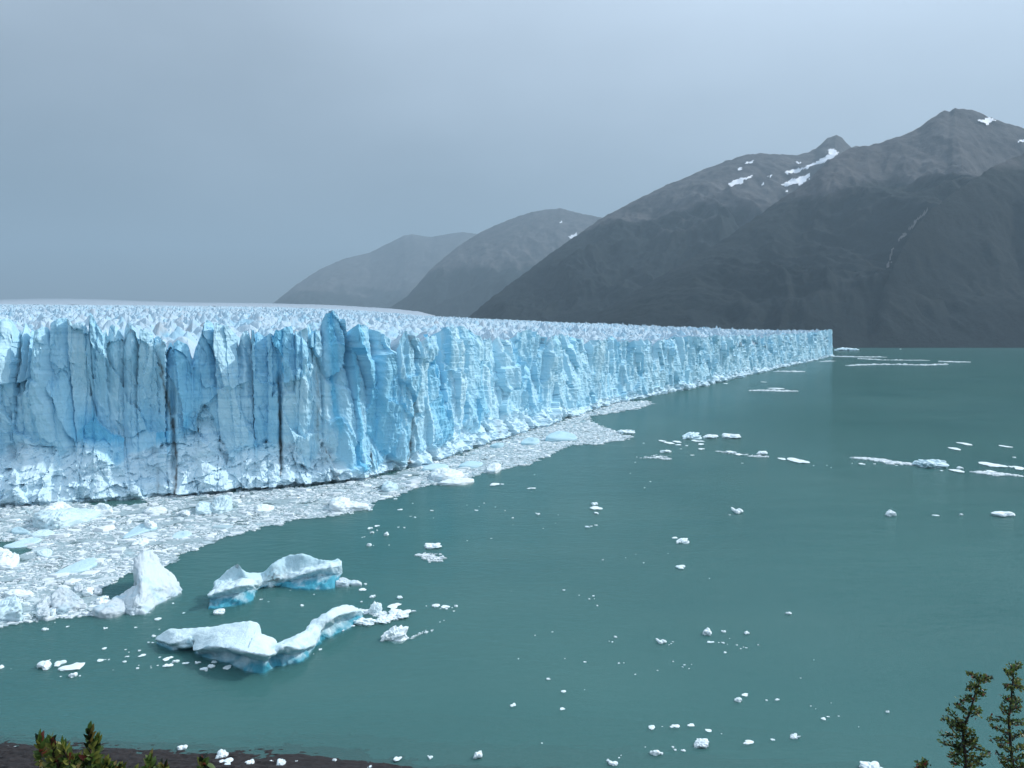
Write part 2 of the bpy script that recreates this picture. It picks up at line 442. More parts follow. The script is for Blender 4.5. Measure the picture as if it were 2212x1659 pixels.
mountain('mountain', M3_R, 520, 190, [(960, 4300), (1400, 4100), (2250, 4600)], [(960, 5000), (1300, 6900), (1800, 7800), (2250, 7800)], 160, 880, seed=3,
         snow=[[(1690, 374), (1722, 366), (1752, 357), (1776, 343), (1800, 333), (1812, 332), (1794, 345), (1752, 362), (1704, 379)], [(1684, 400), (1712, 388), (1754, 376), (1746, 386), (1726, 400), (1700, 403)], [(1570, 398), (1600, 385), (1628, 379), (1606, 395), (1580, 404)], [(1788, 326), (1802, 322), (1810, 330), (1794, 336)], [(1610, 352), (1624, 349), (1622, 354), (1612, 356)], [(1690, 415), (1700, 412), (1702, 417)], [(1636, 402), (1652, 394), (1650, 401)], [(1655, 383), (1668, 379), (1664, 386)], [(1716, 352), (1728, 348), (1724, 355)], [(1590, 366), (1602, 362), (1600, 368)], [(1740, 398), (1752, 392), (1748, 400)]])
M4_R = [(760, 705), (830, 672), (880, 640), (930, 582), (960, 556), (990, 532), (1040, 500), (1070, 487), (1100, 474), (1150, 457), (1180, 453), (1210, 450), (1250, 460), (1300, 470), (1400, 505), (1550, 590)]
mountain('mountain', M4_R, 300, 110, [(760, 8500), (1550, 9000)], [(760, 10500), (1000, 12500), (1550, 13000)], 170, 1600, seed=4,
         snow=[[(1228, 512), (1246, 503), (1244, 514), (1234, 518)], [(1204, 480), (1216, 478), (1214, 483)]])
M5_R = [(545, 672), (590, 655), (640, 615), (690, 582), (740, 560), (800, 545), (850, 520), (872, 509), (890, 506), (930, 512), (970, 505), (1000, 501), (1030, 505), (1100, 530), (1250, 620)]
mountain('mountain', M5_R, 240, 90, [(545, 14500), (1250, 14500)], [(545, 17000), (800, 19500), (1250, 19500)], 220, 2300, seed=5)
print('T %.1f' % (time.time()-_T0))
# ------------------------------------------------------------------ glacier
BASE = [at(0, 1096), at(190, 1086), at(380, 1070), at(560, 1060), at(730, 1046), at(870, 1018), at(1000, 980), at(1100, 946), at(1200, 915), at(1340, 870), at(1500, 838), at(1650, 803), at(1795, 770)]
bp = [np.array([-520, 120.]), np.array([-330, 190.]), np.array([-235, 221.])] + [b[:2] for b in BASE]
e_ = bp[-1]
bp += [e_*1.02 + np.array([4, 60.]), e_*1.02 + np.array([-14, 190.]), e_ + np.array([-60, 460.]), e_ + np.array([-150, 760.])]
bp = np.array(bp)
def catmull(P, n):
    P = np.asarray(P, float)
    Q = np.vstack([2*P[0]-P[1], P, 2*P[-1]-P[-2]])
    out = []
    for i in range(1, len(Q)-2):
        t = np.linspace(0, 1, n, endpoint=False)[:, None]
        a, b, c, d = Q[i-1], Q[i], Q[i+1], Q[i+2]
        out.append(0.5*((2*b) + (c-a)*t + (2*a-5*b+4*c-d)*t**2 + (3*b-a-3*c+d)*t**3))
    return np.vstack(out + [P[-1][None]])
fine = catmull(bp, 200)
arc = np.concatenate([[0], np.cumsum(np.linalg.norm(np.diff(fine, axis=0), axis=1))])
# steps along the front: finer where it is near
ss = [0.0]
while ss[-1] < arc[-1] - 0.5:
    s = ss[-1]
    x, y = np.interp(s, arc, fine[:, 0]), np.interp(s, arc, fine[:, 1])
    x2, y2 = np.interp(s+1, arc, fine[:, 0]), np.interp(s+1, arc, fine[:, 1])
    u_ = x/y; dpx = abs(x2/y2 - x/y)*F_PX
    st = 0.72/max(dpx, 1e-4)
    lim = y*0.0026
    if u_ < -0.70: st = lim = 1.6
    ss.append(s + float(np.clip(st, 0.22, lim)))
S = np.array(ss)
BX, BY = np.interp(S, arc, fine[:, 0]), np.interp(S, arc, fine[:, 1])
tx, ty = np.gradient(BX, S), np.gradient(BY, S)
k_ = 25
def smooth1(a, k): return np.convolve(np.pad(a, (k, k), mode='edge'), np.ones(2*k+1)/(2*k+1), 'valid')
tx, ty = smooth1(tx, k_), smooth1(ty, k_)
ln = np.hypot(tx, ty); NX, NY = ty/ln, -tx/ln                # outward, towards the lake
SPX = project(BX, BY, 0*BX)[0]                               # for matching features along the front
front_az = np.arctan2(BX, BY); front_r = np.hypot(BX, BY)
i_end = int(np.argmax(front_az)); AZ_F, R_F = front_az[:i_end+1], front_r[:i_end+1]
# far margin of the ice, seen over the front
E_X = np.array([-700, 0, 300, 600, 760, 900, 1000, 1200, 1400, 1500, 1650, 1795.])
E_Y = np.array([654, 656, 658, 662, 668, 679, 685, 694, 703, 707, 712, 717.])
E_D = np.array([6800, 6500, 6200, 5600, 5000, 4300, 4000, 3500, 3100, 2900, 2600, 2350.])
eu, ew = ray(E_X, E_Y)
E_AZ = np.arctan2(eu, 1.0); E_R = E_D*np.hypot(eu, 1); E_Z = CAM_H + ew*E_D
def field_base(x, y):
    az, r = np.arctan2(x, y), np.hypot(x, y)
    rf = np.interp(az, AZ_F, R_F); rm = np.interp(az, E_AZ, E_R); zm = np.interp(az, E_AZ, E_Z)
    t = (r - rf)/np.maximum(rm - rf, 100)
    return np.where(t < 1, 44 + (zm - 6 - 44)*np.clip(t, 0, 1), (zm - 6) - (t-1)*400), t
def seracs(x, y, t):
    wx = x + 5*pn(x/30, y/30, 3.3); wy = y + 5*pn(x/30, y/30, 7.7)
    big = cones(wx, wy, 21.0, 0.85)
    small = cones(wx + 300, wy - 120, 9.0, 0.8)
    patch = 0.75 + 0.55*fbm(x/170.0, y/170.0, 2.5, 2)
    h = np.maximum(big*1.0, -5) * patch + np.maximum(small, -3)*0.55 + 1.0*fbm(x/5.0, y/5.0, 1.1, 2)
    return h*np.clip(1.4 - 0.6*np.clip(t, 0, 1), 0, 1.1)*(1 + 0.35*sstep(50, 500, x))

# crest of the front, as (x, y) of the 2212 view
CR1 = [(0,250),(40,262),(70,300),(140,335),(150,390),(165,332),(200,320),(290,262),(330,246),(400,252),(440,292),(480,276),(560,292),(586,345),(592,330),(596,214),(606,214),(622,232),(660,300),(716,320),(730,372),(738,330),(746,300),(770,290),(800,312),(832,332),(848,320),(853,258),(862,262),(884,292),(926,312),(934,322),(942,322),(962,327),(1000,342),(1060,372),(1100,406),(1150,410),(1170,390),(1230,432),(1250,478),(1272,430),(1300,370),(1320,292),(1340,265),(1400,280),(1480,300),(1530,352),(1560,392),(1590,342),(1640,320),(1700,342),(1750,372),(1800,322),(1830,332),(1880,310),(1920,300),(1960,342),(2010,320),(2050,290),(2080,290),(2120,330),(2150,332)]
CR2 = [(190,342),(198,290),(228,222),(262,203),(282,205),(300,232),(330,262),(370,290),(440,300),(500,312),(560,372),(600,420),(618,372),(640,330),(660,372),(720,402),(750,372),(820,360),(840,382),(900,360),(970,332),(988,312),(1030,300),(1064,316),(1080,340),(1092,306),(1104,304),(1130,322),(1200,372),(1230,404),(1300,402),(1350,362),(1400,402),(1450,362),(1500,332),(1520,342),(1600,372),(1700,372),(1780,362),(1850,382),(1950,402),(2050,384),(2150,392),(2200,396)]
cr = [(-900, 690), (-400, 686)] + [(c[0]/3, 603.5 + c[1]/3) for c in CR1] + [(658.3 + c[0]/3, 603.5 + c[1]/3) for c in CR2] + [(1450, 733), (1500, 729), (1560, 727), (1620, 725), (1680, 723), (1740, 720), (1775, 716), (1795, 713), (1830, 712)]
cr = np.array(cr)
cyv = np.interp(SPX, cr[:, 0], cr[:, 1])
HC = CAM_H + ray(SPX, cyv)[1]*(BY + 8)
HC[i_end:] = HC[i_end]
farw = sstep(900, 1150, SPX)
HC = HC + farw*(2.6*fbm(S/11.0, 0*S, 4.4, 3) + 1.8*np.abs(pn(S/4.0, 0*S, 9.1)) + 3.5*np.clip(pn(S/26.0, 0*S, 14.1)-0.25, 0, 1)) + 0.35*pn(S/1.6, 0*S, 2.0)

def cells(s, spacing_lo, spacing_hi, seed, first=()):
    r = np.random.RandomState(seed); b = [-50.0]
    if len(first):
        while b[-1] < first[0] - spacing_hi: b.append(b[-1] + r.uniform(spacing_lo, spacing_hi))
        b += list(first)
    while b[-1] < arc[-1] + 60: b.append(b[-1] + r.uniform(spacing_lo, spacing_hi))
    b = np.array(b)
    i = np.clip(np.searchsorted(b, s) - 1, 0, len(b)-2)
    w = b[i+1] - b[i]; u = (s - b[i])/w
    return i, u, w, r.uniform(-1, 1, (len(b), 4))
NFACE, NTOP = 190, 52
tt = np.linspace(0, 1, NFACE)
tt = np.where(tt < 0.05, tt*0.5, 0.025 + (tt-0.05)/0.95*0.975)
dtop = 62*np.linspace(0, 1, NTOP+1)[1:]**1.7
S2 = S[:, None]
T = tt[None, :]
Z = T*HC[:, None]
# apron height and depth from the photograph
AP_X = [-900, 0, 150, 380, 420, 560, 730, 760, 880, 920, 1000, 1120, 1180, 1250, 1400, 1600, 1800]
AP_H = [24, 25, 20, 13, 23, 21, 16, 7, 4, 6, 9, 15, 12, 6, 6, 8, 5]
AP_D = [12, 13, 12, 7, 10, 9, 6, 2.5, 1.5, 2.5, 4, 6, 5, 3, 3, 4, 2]
aph = (np.interp(SPX, AP_X, AP_H) * (1 + 0.50*fbm(S/15.0, 0*S, 6.6, 3)))[:, None]
apd = np.interp(SPX, AP_X, AP_D)[:, None]
def skew(zc, k, n):                    # straight slanted joints instead of wavy ones
    return (pn(S2/38.0, 0*Z, k)*0.16*(Z-28) + 0.9*pn(S2/30.0, Z/45.0, k+1) + 0.30*pn(S2/2.2, Z/1.8, k+2) + 0.5*np.abs(pn(S2/5.0, Z/6.0, k+3)))*n
NOTCH_X = [2, 25, 50, 98, 145, 195.5, 243, 282, 311, 338, 366, 417, 470, 520, 552, 583, 612, 653, 690, 719, 780, 822, 858, 898, 938, 985, 1018, 1068, 1103, 1140, 1192, 1228, 1290, 1330]
NOTCH_S = np.interp(NOTCH_X, SPX[:i_end], S[:i_end])
SW = S2 + skew(28, 1.0, 1.0)
c1, u1, w1, q1 = cells(SW, 9.0, 24.0, 21, NOTCH_S)
c2, u2, w2, q2 = cells(S2 + skew(28, 11.0, 1.2), 2.6, 8.5, 22)
c3, u3, w3, q3 = cells(S2 + skew(28, 21.0, 1.0), 0.9, 2.8, 23)
up = sstep(10, 50, Z)
e1 = np.minimum(u1, 1-u1)*w1; e2 = np.minimum(u2, 1-u2)*w2
act2 = 0.55*sstep(0.0, 0.55, pn(S2/24.0, Z/30.0, 40.0)); act3 = sstep(-0.2, 0.5, pn(S2/13.0, Z/18.0, 43.0))
k1 = np.clip(q1[c1, 2]*1.3 + 0.15, 0, 1.2)
off = 5.0*pn(S2/42.0, Z/90.0, 50.0)*(0.4 + 0.6*up)
off += q1[c1, 0]*3.4*(0.15 + 0.85*up) + q1[c1, 1]*0.5*(u1-0.5)*np.minimum(w1, 15)*(0.4 + 0.6*up) + 0.8*(1-(2*u1-1)**2)
brk = np.clip(0.45 + 1.3*pn(S2/6.0, Z/13.0, 33.0), 0, 1)              # joints open and close along their height
off += -7.5*np.exp(-(e1/(0.22 + 1.6*up**2))**2)*(0.0 + 1.0*up**2.2)*k1*(0.3 + 0.7*brk)
off += ((q2[c2, 0]*1.9 + q2[c2, 1]*0.70*(u2-0.5)*w2)*(0.35 + 0.65*up) - 2.2*np.exp(-(e2/(0.2 + 0.5*up))**2)*up*np.clip(q2[c2, 2], 0, 1)*brk)*(0.15 + 0.85*act2)
# slabs that have fallen away leave steps in the wall
zb = (0.5 + 0.5*q2[c2, 3])*44 + 8 + 2.0*pn(S2/2.0, 0*Z, 6.0) + (u2-0.5)*w2*q2[c2, 0]*1.2
off -= np.clip(q2[c2, 2], 0, 1)*2.6*sstep(-0.5, 0.5, Z-zb)
zb1 = (0.5 + 0.5*q1[c1, 3])*30 + 22 + (u1-0.5)*w1*q1[c1, 1]
off -= np.clip(q1[c1, 2]+0.2, 0, 1)*2.4*sstep(-0.8, 0.8, Z-zb1)
off += (q3[c3, 0]*0.40 + q3[c3, 1]*0.5*(u3-0.5)*w3)*(0.1 + 0.9*act3)
jx, jz = S2 + 0.22*Z + 1.0*pn(S2/5.0, Z/7.0, 61.0) + 0.25*pn(S2/1.1, Z/1.3, 62.0), Z + 1.2*pn(S2/4.0, Z/5.0, 63.0) + 0.3*pn(S2/1.0, Z/1.2, 64.0)
fo, fa, fb_ = facets(jx, jz, 11.5, 21.0, 5); fo_big = fo
off += 1.5*fo + 4.2*fa + 2.8*fb_
fo, fa, fb_ = facets(jx + 40, jz*1.0 + 11, 3.6, 7.0, 15)
off += (0.30*fo + 1.1*fa + 0.75*fb_)*(0.3 + 0.7*act3)
wall = sstep(0.5, 1.15, Z/aph)
off += wall*(0.9*ridged(S2/13.0, Z/26.0, 2.2, 3) - 0.5 + 0.5*ridged(S2/3.6 + Z/14.0, Z/8.0, 7.2, 3))
off += 0.10*pn(S2/14.0, Z/0.55, 3.1) + 0.16*pn(S2/30.0, Z/1.3, 9.9)
rz = (Z + 2.6*pn(S2/3.5, Z/3.5, 71.0) + 4.0*pn(S2/9.0, Z/9.0, 72.0))/aph
rub = 1 - sstep(0.86, 1.06, rz)
ra, rb_ = S2*0.9 + Z*0.45 + 1.5*pn(S2/6.0, Z/6.0, 14.0), Z*1.25 - S2*0.35 + 1.5*pn(S2/6.0, Z/6.0, 15.0)
bo, ba, bb2 = facets(ra, rb_, 6.5, 5.0, 25); bo2, ba2, bb3 = facets(ra*1.0 + 70, rb_ - 30, 2.6, 2.0, 35)
blocks = 0.35*np.maximum(cones(ra-50, rb_+70, 15.0, 0.8), -4) + 0.65*bo + 2.4*ba + 2.2*bb2 + 0.45*bo2 + 1.0*ba2 + 0.9*bb3 + 0.5*fbm(S2/2.2, Z/1.8, 12.3, 2)
off += rub*(blocks - 0.2)
off -= apd*sstep(0.02, 1.0, Z/aph) + 0.05*Z
alc = sstep(120, 170, SPX)*(1-sstep(340, 375, SPX))
off -= alc[:, None]*6.0*sstep(10, 22, Z)*(1-sstep(34, 52, Z))
gut = np.exp(-((SPX-376)/5.0)**2) + 0.8*np.exp(-((SPX-611)/3.5)**2) + 0.5*np.exp(-((SPX-893)/2.5)**2)
off -= gut[:, None]*4.0*sstep(3, 10, Z)*(1-sstep(30, 48, Z))
und = np.interp(SPX, [0, 380, 460, 740, 900, 1300, 1500, 1800], [0.8, 0.9, 3.2, 3.2, 2.0, 1.5, 0.8, 0.8])[:, None]
off -= und*(1 - sstep(0.5, 1.3, Z))*(Z > -1)
tip = sstep(0.90, 1.0, T)
off -= tip*1.2*(0.6 + q2[c2, 3])
# open crevasses cut down between the blades
ecut = e1[:, -1]; e2c = e2[:, -1]
low = (6.5*np.exp(-(ecut/(0.7 + 0.9*farw))**2)*k1[:, -1] + 2.4*np.exp(-(e2c/0.6)**2)*np.clip(q2[c2[:, -1], 2], 0, 1))
sel_t = sstep(0.80, 1.0, T)
Z = Z - low[:, None]*sel_t*1.0
HC = HC - low
FX = BX[:, None] + NX[:, None]*off; FY = BY[:, None] + NY[:, None]*off
FZ = Z.copy(); FZ[:, 0] = -1.2
# behind the crest
DX = FX[:, -1:] - NX[:, None]*dtop; DY = FY[:, -1:] - NY[:, None]*dtop
fb, tr_ = field_base(DX, DY)
ser = seracs(DX, DY, tr_)
keep = np.exp(-dtop/13.0)[None, :]
rough_top = (0.9*fbm(S2/3.0, dtop[None, :]/6.0, 3.0, 3) + 2.0*pn(S2/11.0, dtop[None, :]/9.0, 1.7))*np.clip(dtop/4.0, 0, 1)[None, :]
zt = fb + ser*np.clip(dtop/14.0, 0, 1)[None, :]
DZ = HC[:, None]*keep + zt*(1-keep) + rough_top*keep
VX, VY, VZ = np.hstack([FX, DX]), np.hstack([FY, DY]), np.hstack([FZ, DZ])
verts = np.stack([VX, VY, VZ], -1).reshape(-1, 3)
nvv = NFACE + NTOP
faces = grid_faces(len(S), nvv)
# dirt in the cracks: lines over (x of the view, height)
dirt = np.zeros(VX.shape)
def stain(pts, width, strength):
    pts = np.array(pts, float)
    hx = np.interp(VZ, pts[::-1, 1] if pts[0, 1] > pts[-1, 1] else pts[:, 1], pts[::-1, 0] if pts[0, 1] > pts[-1, 1] else pts[:, 0])
    lo, hi = pts[:, 1].min(), pts[:, 1].max()
    hx = hx + 2.0*pn(VZ/3.0, VZ*0, pts[0, 0]*0.37) + 1.0*pn(VZ/0.9, VZ*0, pts[0, 0]*0.17)
    ww = 1.5*width*(0.55 + 0.9*np.abs(pn(VZ/2.5, 0*VZ, pts[0, 0]*0.71)))
    d = np.exp(-((SPX[:, None]-hx)/ww)**2)*strength*sstep(lo-2, lo+2, VZ)*(1-sstep(hi-5, hi+1, VZ))
    d = np.clip(1.5*d*np.clip(0.6 + 0.9*pn(SPX[:, None]/4.0, VZ/4.0, 3.0), 0.2, 1), 0, 0.95)
    d[:, NFACE:] = 0
    np.maximum(dirt, d, out=dirt)
stain([(896, 1), (893, 12), (891, 22), (894, 34)], 2.6, 1.0)
stain([(893, 4), (896, 14), (899, 30)], 6.0, 0.35)
stain([(884, 3), (891, 14)], 1.5, 0.6)
stain([(800, 0), (808, 7), (816, 15)], 3.0, 0.75)
stain([(830, 9), (812, 4)], 1.5, 0.6)
stain([(806, 16), (790, 28), (780, 38)], 1.4, 0.35)
stain([(608, 4), (612, 14), (610, 24), (606, 42)], 2.2, 0.85)
stain([(378, 0), (382, 12), (374, 24), (362, 36), (352, 48)], 2.6, 0.9)
stain([(341, 1), (343, 10)], 2.4, 0.6)
stain([(735, 0), (728, 9), (700, 17)], 2.0, 0.6)
stain([(712, 8), (718, 15)], 4.0, 0.3)
stain([(697, 16), (706, 30), (712, 48)], 5.0, 0.35)
stain([(960, 2), (975, 10), (985, 18)], 1.2, 0.35)
stain([(1030, 8), (1040, 17)], 1.2, 0.4)
stain([(1085, 2), (1095, 14)], 1.2, 0.3)
stain([(1156, 2), (1158, 9)], 1.2, 0.4)
stain([(150, 10), (225, 12), (235, 14)], 5.0, 0.12)
bl1 = np.hstack([(np.clip(q1[c1, 3]*0.5, 0, 1) + np.clip(q2[c2, 3]-0.45, 0, 1)*0.8)*wall*(1-0.55*farw[:, None]) - 0.3*rub, np.zeros((len(S), NTOP)) - 0.5])
band = alc[:, None]*0.7*sstep(16, 20, Z)*(1 - sstep(24, 34, Z)) + (sstep(380, 420, SPX)*(1-sstep(700, 760, SPX)))[:, None]*0.5*sstep(19, 21, Z)*(1-sstep(24, 29, Z))
tow = (np.exp(-((SPX-740)/9.0)**2)*0.75 + np.exp(-((SPX-990)/3.5)**2)*0.6*1 + np.exp(-((SPX-868)/5.0)**2)*0.4)[:, None]*sstep(14, 24, Z)
bl1[:, :NFACE] += band*np.clip(0.5 + 0.9*fo_big, 0.05, 1) + tow + wall*np.clip(fo_big - 0.35, 0, 1)*0.7*(1-0.5*farw[:, None])
attrs = {'dirt': dirt.ravel(), 'blue': bl1.ravel()}

glacier = empty('glacier', (float(BX[200]), float(BY[200]), 0))
tag(glacier, 'huge blue-white glacier with a jagged ice cliff standing in the turquoise lake', 'glacier')
def to_glacier(o):
    if o is not None: o.matrix_parent_inverse = Matrix.Translation(-glacier.location)
    return o
fi, fj = faces[:, 0]//nvv, faces[:, 0] % nvv
cid = np.hstack([c1, np.repeat(c1[:, -1:], NTOP, axis=1)])[fi, fj]
isnear = (BY[fi] < 720) & (SPX[fi] > -60) & (fi < i_end)
idx = np.nonzero(isnear & (fj < NFACE-1))[0]
idx = idx[np.argsort(cid[idx], kind='stable')]
for grp in np.split(idx, np.nonzero(np.diff(cid[idx]))[0] + 1):
    if len(grp) > 30: to_glacier(submesh('ice_pillar', verts, faces, grp, M_FACE, glacier, attrs))
to_glacier(submesh('ice_front', verts, faces, ~isnear & (fj < NFACE-1), M_FACE, glacier, attrs))
to_glacier(submesh('ice_crest', verts, faces, fj >= NFACE-1, M_FIELD, glacier, attrs))

# crevassed ice field reaching inland
az = np.linspace(R(-40), AZ_F.max() - 0.002, 860)
rf = np.interp(az, AZ_F, R_F); rm = np.interp(az, E_AZ, E_R)
NR = 440
q = np.linspace(0, 1, NR)
r0 = rf + 34
r1 = rm*1.06
RR = r0[:, None]*(r1/r0)[:, None]**(q[None, :]**1.12)
FXX, FYY = np.sin(az)[:, None]*RR, np.cos(az)[:, None]*RR
fbz, ft = field_base(FXX, FYY)
FZZ = fbz + seracs(FXX, FYY, ft) - 1.5*(1 - sstep(34, 60, RR - rf[:, None]))
to_glacier(mesh_np('ice_field', np.stack([FXX, FYY, FZZ], -1).reshape(-1, 3), grid_faces(len(az), NR), M_FIELD, glacier, {'blue': np.zeros(FZZ.size), 'dirt': np.zeros(FZZ.size)}))
# upper snowfield beyond it
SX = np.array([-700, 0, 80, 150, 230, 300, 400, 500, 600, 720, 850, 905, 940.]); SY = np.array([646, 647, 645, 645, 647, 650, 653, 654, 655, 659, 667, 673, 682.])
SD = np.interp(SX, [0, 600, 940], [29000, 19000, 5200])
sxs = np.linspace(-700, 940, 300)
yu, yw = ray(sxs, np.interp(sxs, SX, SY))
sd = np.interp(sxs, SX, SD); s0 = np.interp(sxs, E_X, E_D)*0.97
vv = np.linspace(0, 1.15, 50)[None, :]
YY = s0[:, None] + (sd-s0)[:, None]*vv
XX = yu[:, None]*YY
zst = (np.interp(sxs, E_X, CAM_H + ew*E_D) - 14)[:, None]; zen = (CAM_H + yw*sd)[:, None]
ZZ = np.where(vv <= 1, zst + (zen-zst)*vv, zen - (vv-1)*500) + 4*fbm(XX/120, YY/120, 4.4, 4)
to_glacier(mesh_np('snowfield', np.stack([XX, YY, ZZ], -1).reshape(-1, 3), grid_faces(300, 50), M_FARSNOW_SHADED, glacier, None, True))

print('T %.1f' % (time.time()-_T0))
# ------------------------------------------------------------------ icebergs
def resample(arr, n, closed=False):
    arr = np.asarray(arr, float)
    if closed:
        Q = np.concatenate([arr[-1:], arr, arr[:2]], 0); cnt = len(arr)
    else:
        Q = np.concatenate([2*arr[:1]-arr[1:2], arr, 2*arr[-1:]-arr[-2:-1]], 0); cnt = len(arr)-1
    out = []
    for i in range(1, cnt+1):
        for t in np.linspace(0, 1, n, endpoint=False):
            a, b, c, d = Q[i-1], Q[i], Q[i+1], Q[i+2]
            out.append(0.5*((2*b) + (c-a)*t + (2*a-5*b+4*c-d)*t*t + (3*b-a-3*c+d)*t**3))
    if not closed: out.append(arr[-1])
    return np.array(out)
def displace(P, amp, scale, seed, rows=None):
    n = np.zeros_like(P)
    du = np.gradient(P, axis=0); dv = np.gradient(P, axis=1)
    n = np.cross(du, dv); l = np.linalg.norm(n, axis=-1, keepdims=True); n = n/np.maximum(l, 1e-6)
    d = amp*(ridged(P[..., 0]/scale, P[..., 1]/scale, P[..., 2]/scale + seed, 4, 0.55) - 0.5) + 0.3*amp*fbm(P[..., 0]/scale*4, P[..., 1]/scale*4, P[..., 2]/scale*2 + seed, 3)
    return P + n*d[..., None]
def push(P, amp, scale, seed):         # outward low down, upward near the top
    c = P[:, :-1].mean(1, keepdims=True).mean(0, keepdims=True)
    rad = P - c; rad[..., 2] = 0
    rl = np.linalg.norm(rad, axis=-1, keepdims=True); mx_ = rl[0].max()
    rad = rad/np.maximum(rl, 0.3)
    t = np.clip(1 - rl/mx_, 0, 1)
    d = rad*(1-t) + np.array([0, 0, 1.0])*(0.25 + 0.75*t)
    k = amp*1.2*(ridged(P[..., 0]/scale, P[..., 1]/scale, P[..., 2]/scale + seed, 4, 0.58) - 0.6) + 0.5*amp*fbm(P[..., 0]/scale*3, P[..., 1]/scale*3, P[..., 2]/scale*2 + seed, 3)
    fo_, fa_, fb2 = facets(P[..., 0] + 0.4*P[..., 2], P[..., 1]*0.8 + P[..., 2]*1.3, 1.1*scale, 0.8*scale, 55)
    k = k*0.75 + amp*(0.25*fo_ + 1.0*fa_ + 0.8*fb2)
    k = k*np.where(P[..., 2] < -1, 0, 1)
    return P + d*k[..., None]
def loft(name, stations, conv, parent, material, undercut=0.8, amp=0.25, scale=2.5, seed=0, back=1.2, blue=0.55, dirtf=None, ns=11, npf=10, broken=0.7, blue_top=0.0):
    rows = []
    for st in stations:
        p = [at(*conv(a, b), c) for a, b, c in st]
        inw = p[2] - p[0]; inw[2] = 0; inw /= max(np.linalg.norm(inw), 1e-6)
        mid = 0.5*(p[0]+p[1]) + inw*undercut*min(1, p[1][2]/2.5)
        lo = p[0] + inw*0.6; lo[2] = -2.4
        bb = p[-1] + inw*back*min(1.0, 0.3 + p[-1][2]/3); bb[2] = -0.2
        bl = bb.copy(); bl[2] = -2.4
        rows.append([lo, p[0], mid] + p[1:] + [bb, bl])
    G = np.array(rows)                                  # stations x profile x 3
    G = resample(G, ns)
    n_in = G.shape[1]
    pi_ = np.linspace(0, n_in-1, (n_in-1)*npf + 1); i0 = np.minimum(pi_.astype(int), n_in-2); fr = (pi_-i0)[None, :, None]
    G = 0.75*(G[:, i0]*(1-fr) + G[:, i0+1]*fr) + 0.25*resample(G.transpose(1, 0, 2), npf).transpose(1, 0, 2)
    pv = np.linspace(0, n_in-1, G.shape[1])[None, :]
    P = displace(G, amp, scale, seed)
    du_, dv_ = np.gradient(P, axis=0), np.gradient(P, axis=1)
    nn = np.cross(du_, dv_); nn /= np.maximum(np.linalg.norm(nn, axis=-1, keepdims=True), 1e-6)
    fo_, fa_, fb2 = facets(P[..., 0] + 0.4*P[..., 2] + 0.3*pn(P[..., 0], P[..., 1], 3.0), P[..., 1]*0.8 + P[..., 2]*1.4, 2.6, 1.9, 45)
    fl = (ridged(P[..., 0]/0.75 + P[..., 2]*0.1, P[..., 1]/0.75, 0.5 + 0*P[..., 0], 3) - 0.6)*(1 - sstep(2.6, 3.6, pv))
    top_k = 1 - (1-broken)*sstep(2.8, 3.4, pv)
    P = P + nn*((0.10*fo_ + 0.42*fa_ + 0.32*fb2)*top_k*0.8 + 0.10*fl)[..., None]
    nu, nv = P.shape[:2]
    V = P.reshape(-1, 3)
    F = grid_faces(nu, nv)
    c0, c1_ = V[:nv].mean(0), V[-nv:].mean(0)
    V = np.vstack([V, c0[None], c1_[None]])
    k = np.arange(nv-1)
    F = np.vstack([F, np.stack([0*k + nu*nv, k, k+1, k+1], -1), np.stack([0*k + nu*nv+1, (nu-1)*nv + k+1, (nu-1)*nv + k, (nu-1)*nv + k], -1)])
    bl_ = np.broadcast_to(blue*(1 - sstep(1.0, 3.3, pv + 0.3 + 1.1*fbm(P[..., 0]*0.45, P[..., 1]*0.45, P[..., 2]*0.6, 4))), (nu, nv)).ravel()
    bl_ = bl_ + np.broadcast_to(blue_top*sstep(4.6, 5.4, pv)*(1-sstep(6.3, 6.9, pv)), (nu, nv)).ravel()
    bl_ = np.concatenate([bl_, [blue, blue]])
    dr = np.zeros(len(V)) if dirtf is None else np.concatenate([dirtf(P, np.linspace(0, len(stations)-1, nu)[:, None], pv).ravel(), [0, 0]])
    # end caps use triangles
    me_quads = F[:-2*(nv-1)]; tris = F[-2*(nv-1):, :3]
    me = bpy.data.meshes.new(name)
    me.from_pydata([tuple(v) for v in V], [], [tuple(f) for f in me_quads] + [tuple(f) for f in tris])
    for a, v in (('blue', bl_), ('dirt', dr)):
        x = me.attributes.new(a, 'FLOAT', 'POINT'); x.data.foreach_set('value', v.astype(np.float32))
    me.polygons.foreach_set('use_smooth', np.ones(len(me.polygons), bool))
    o = link_mesh(name, me, material)
    if parent:
        o.parent = parent; o.matrix_parent_inverse = Matrix.Translation(-parent.location)
    return o
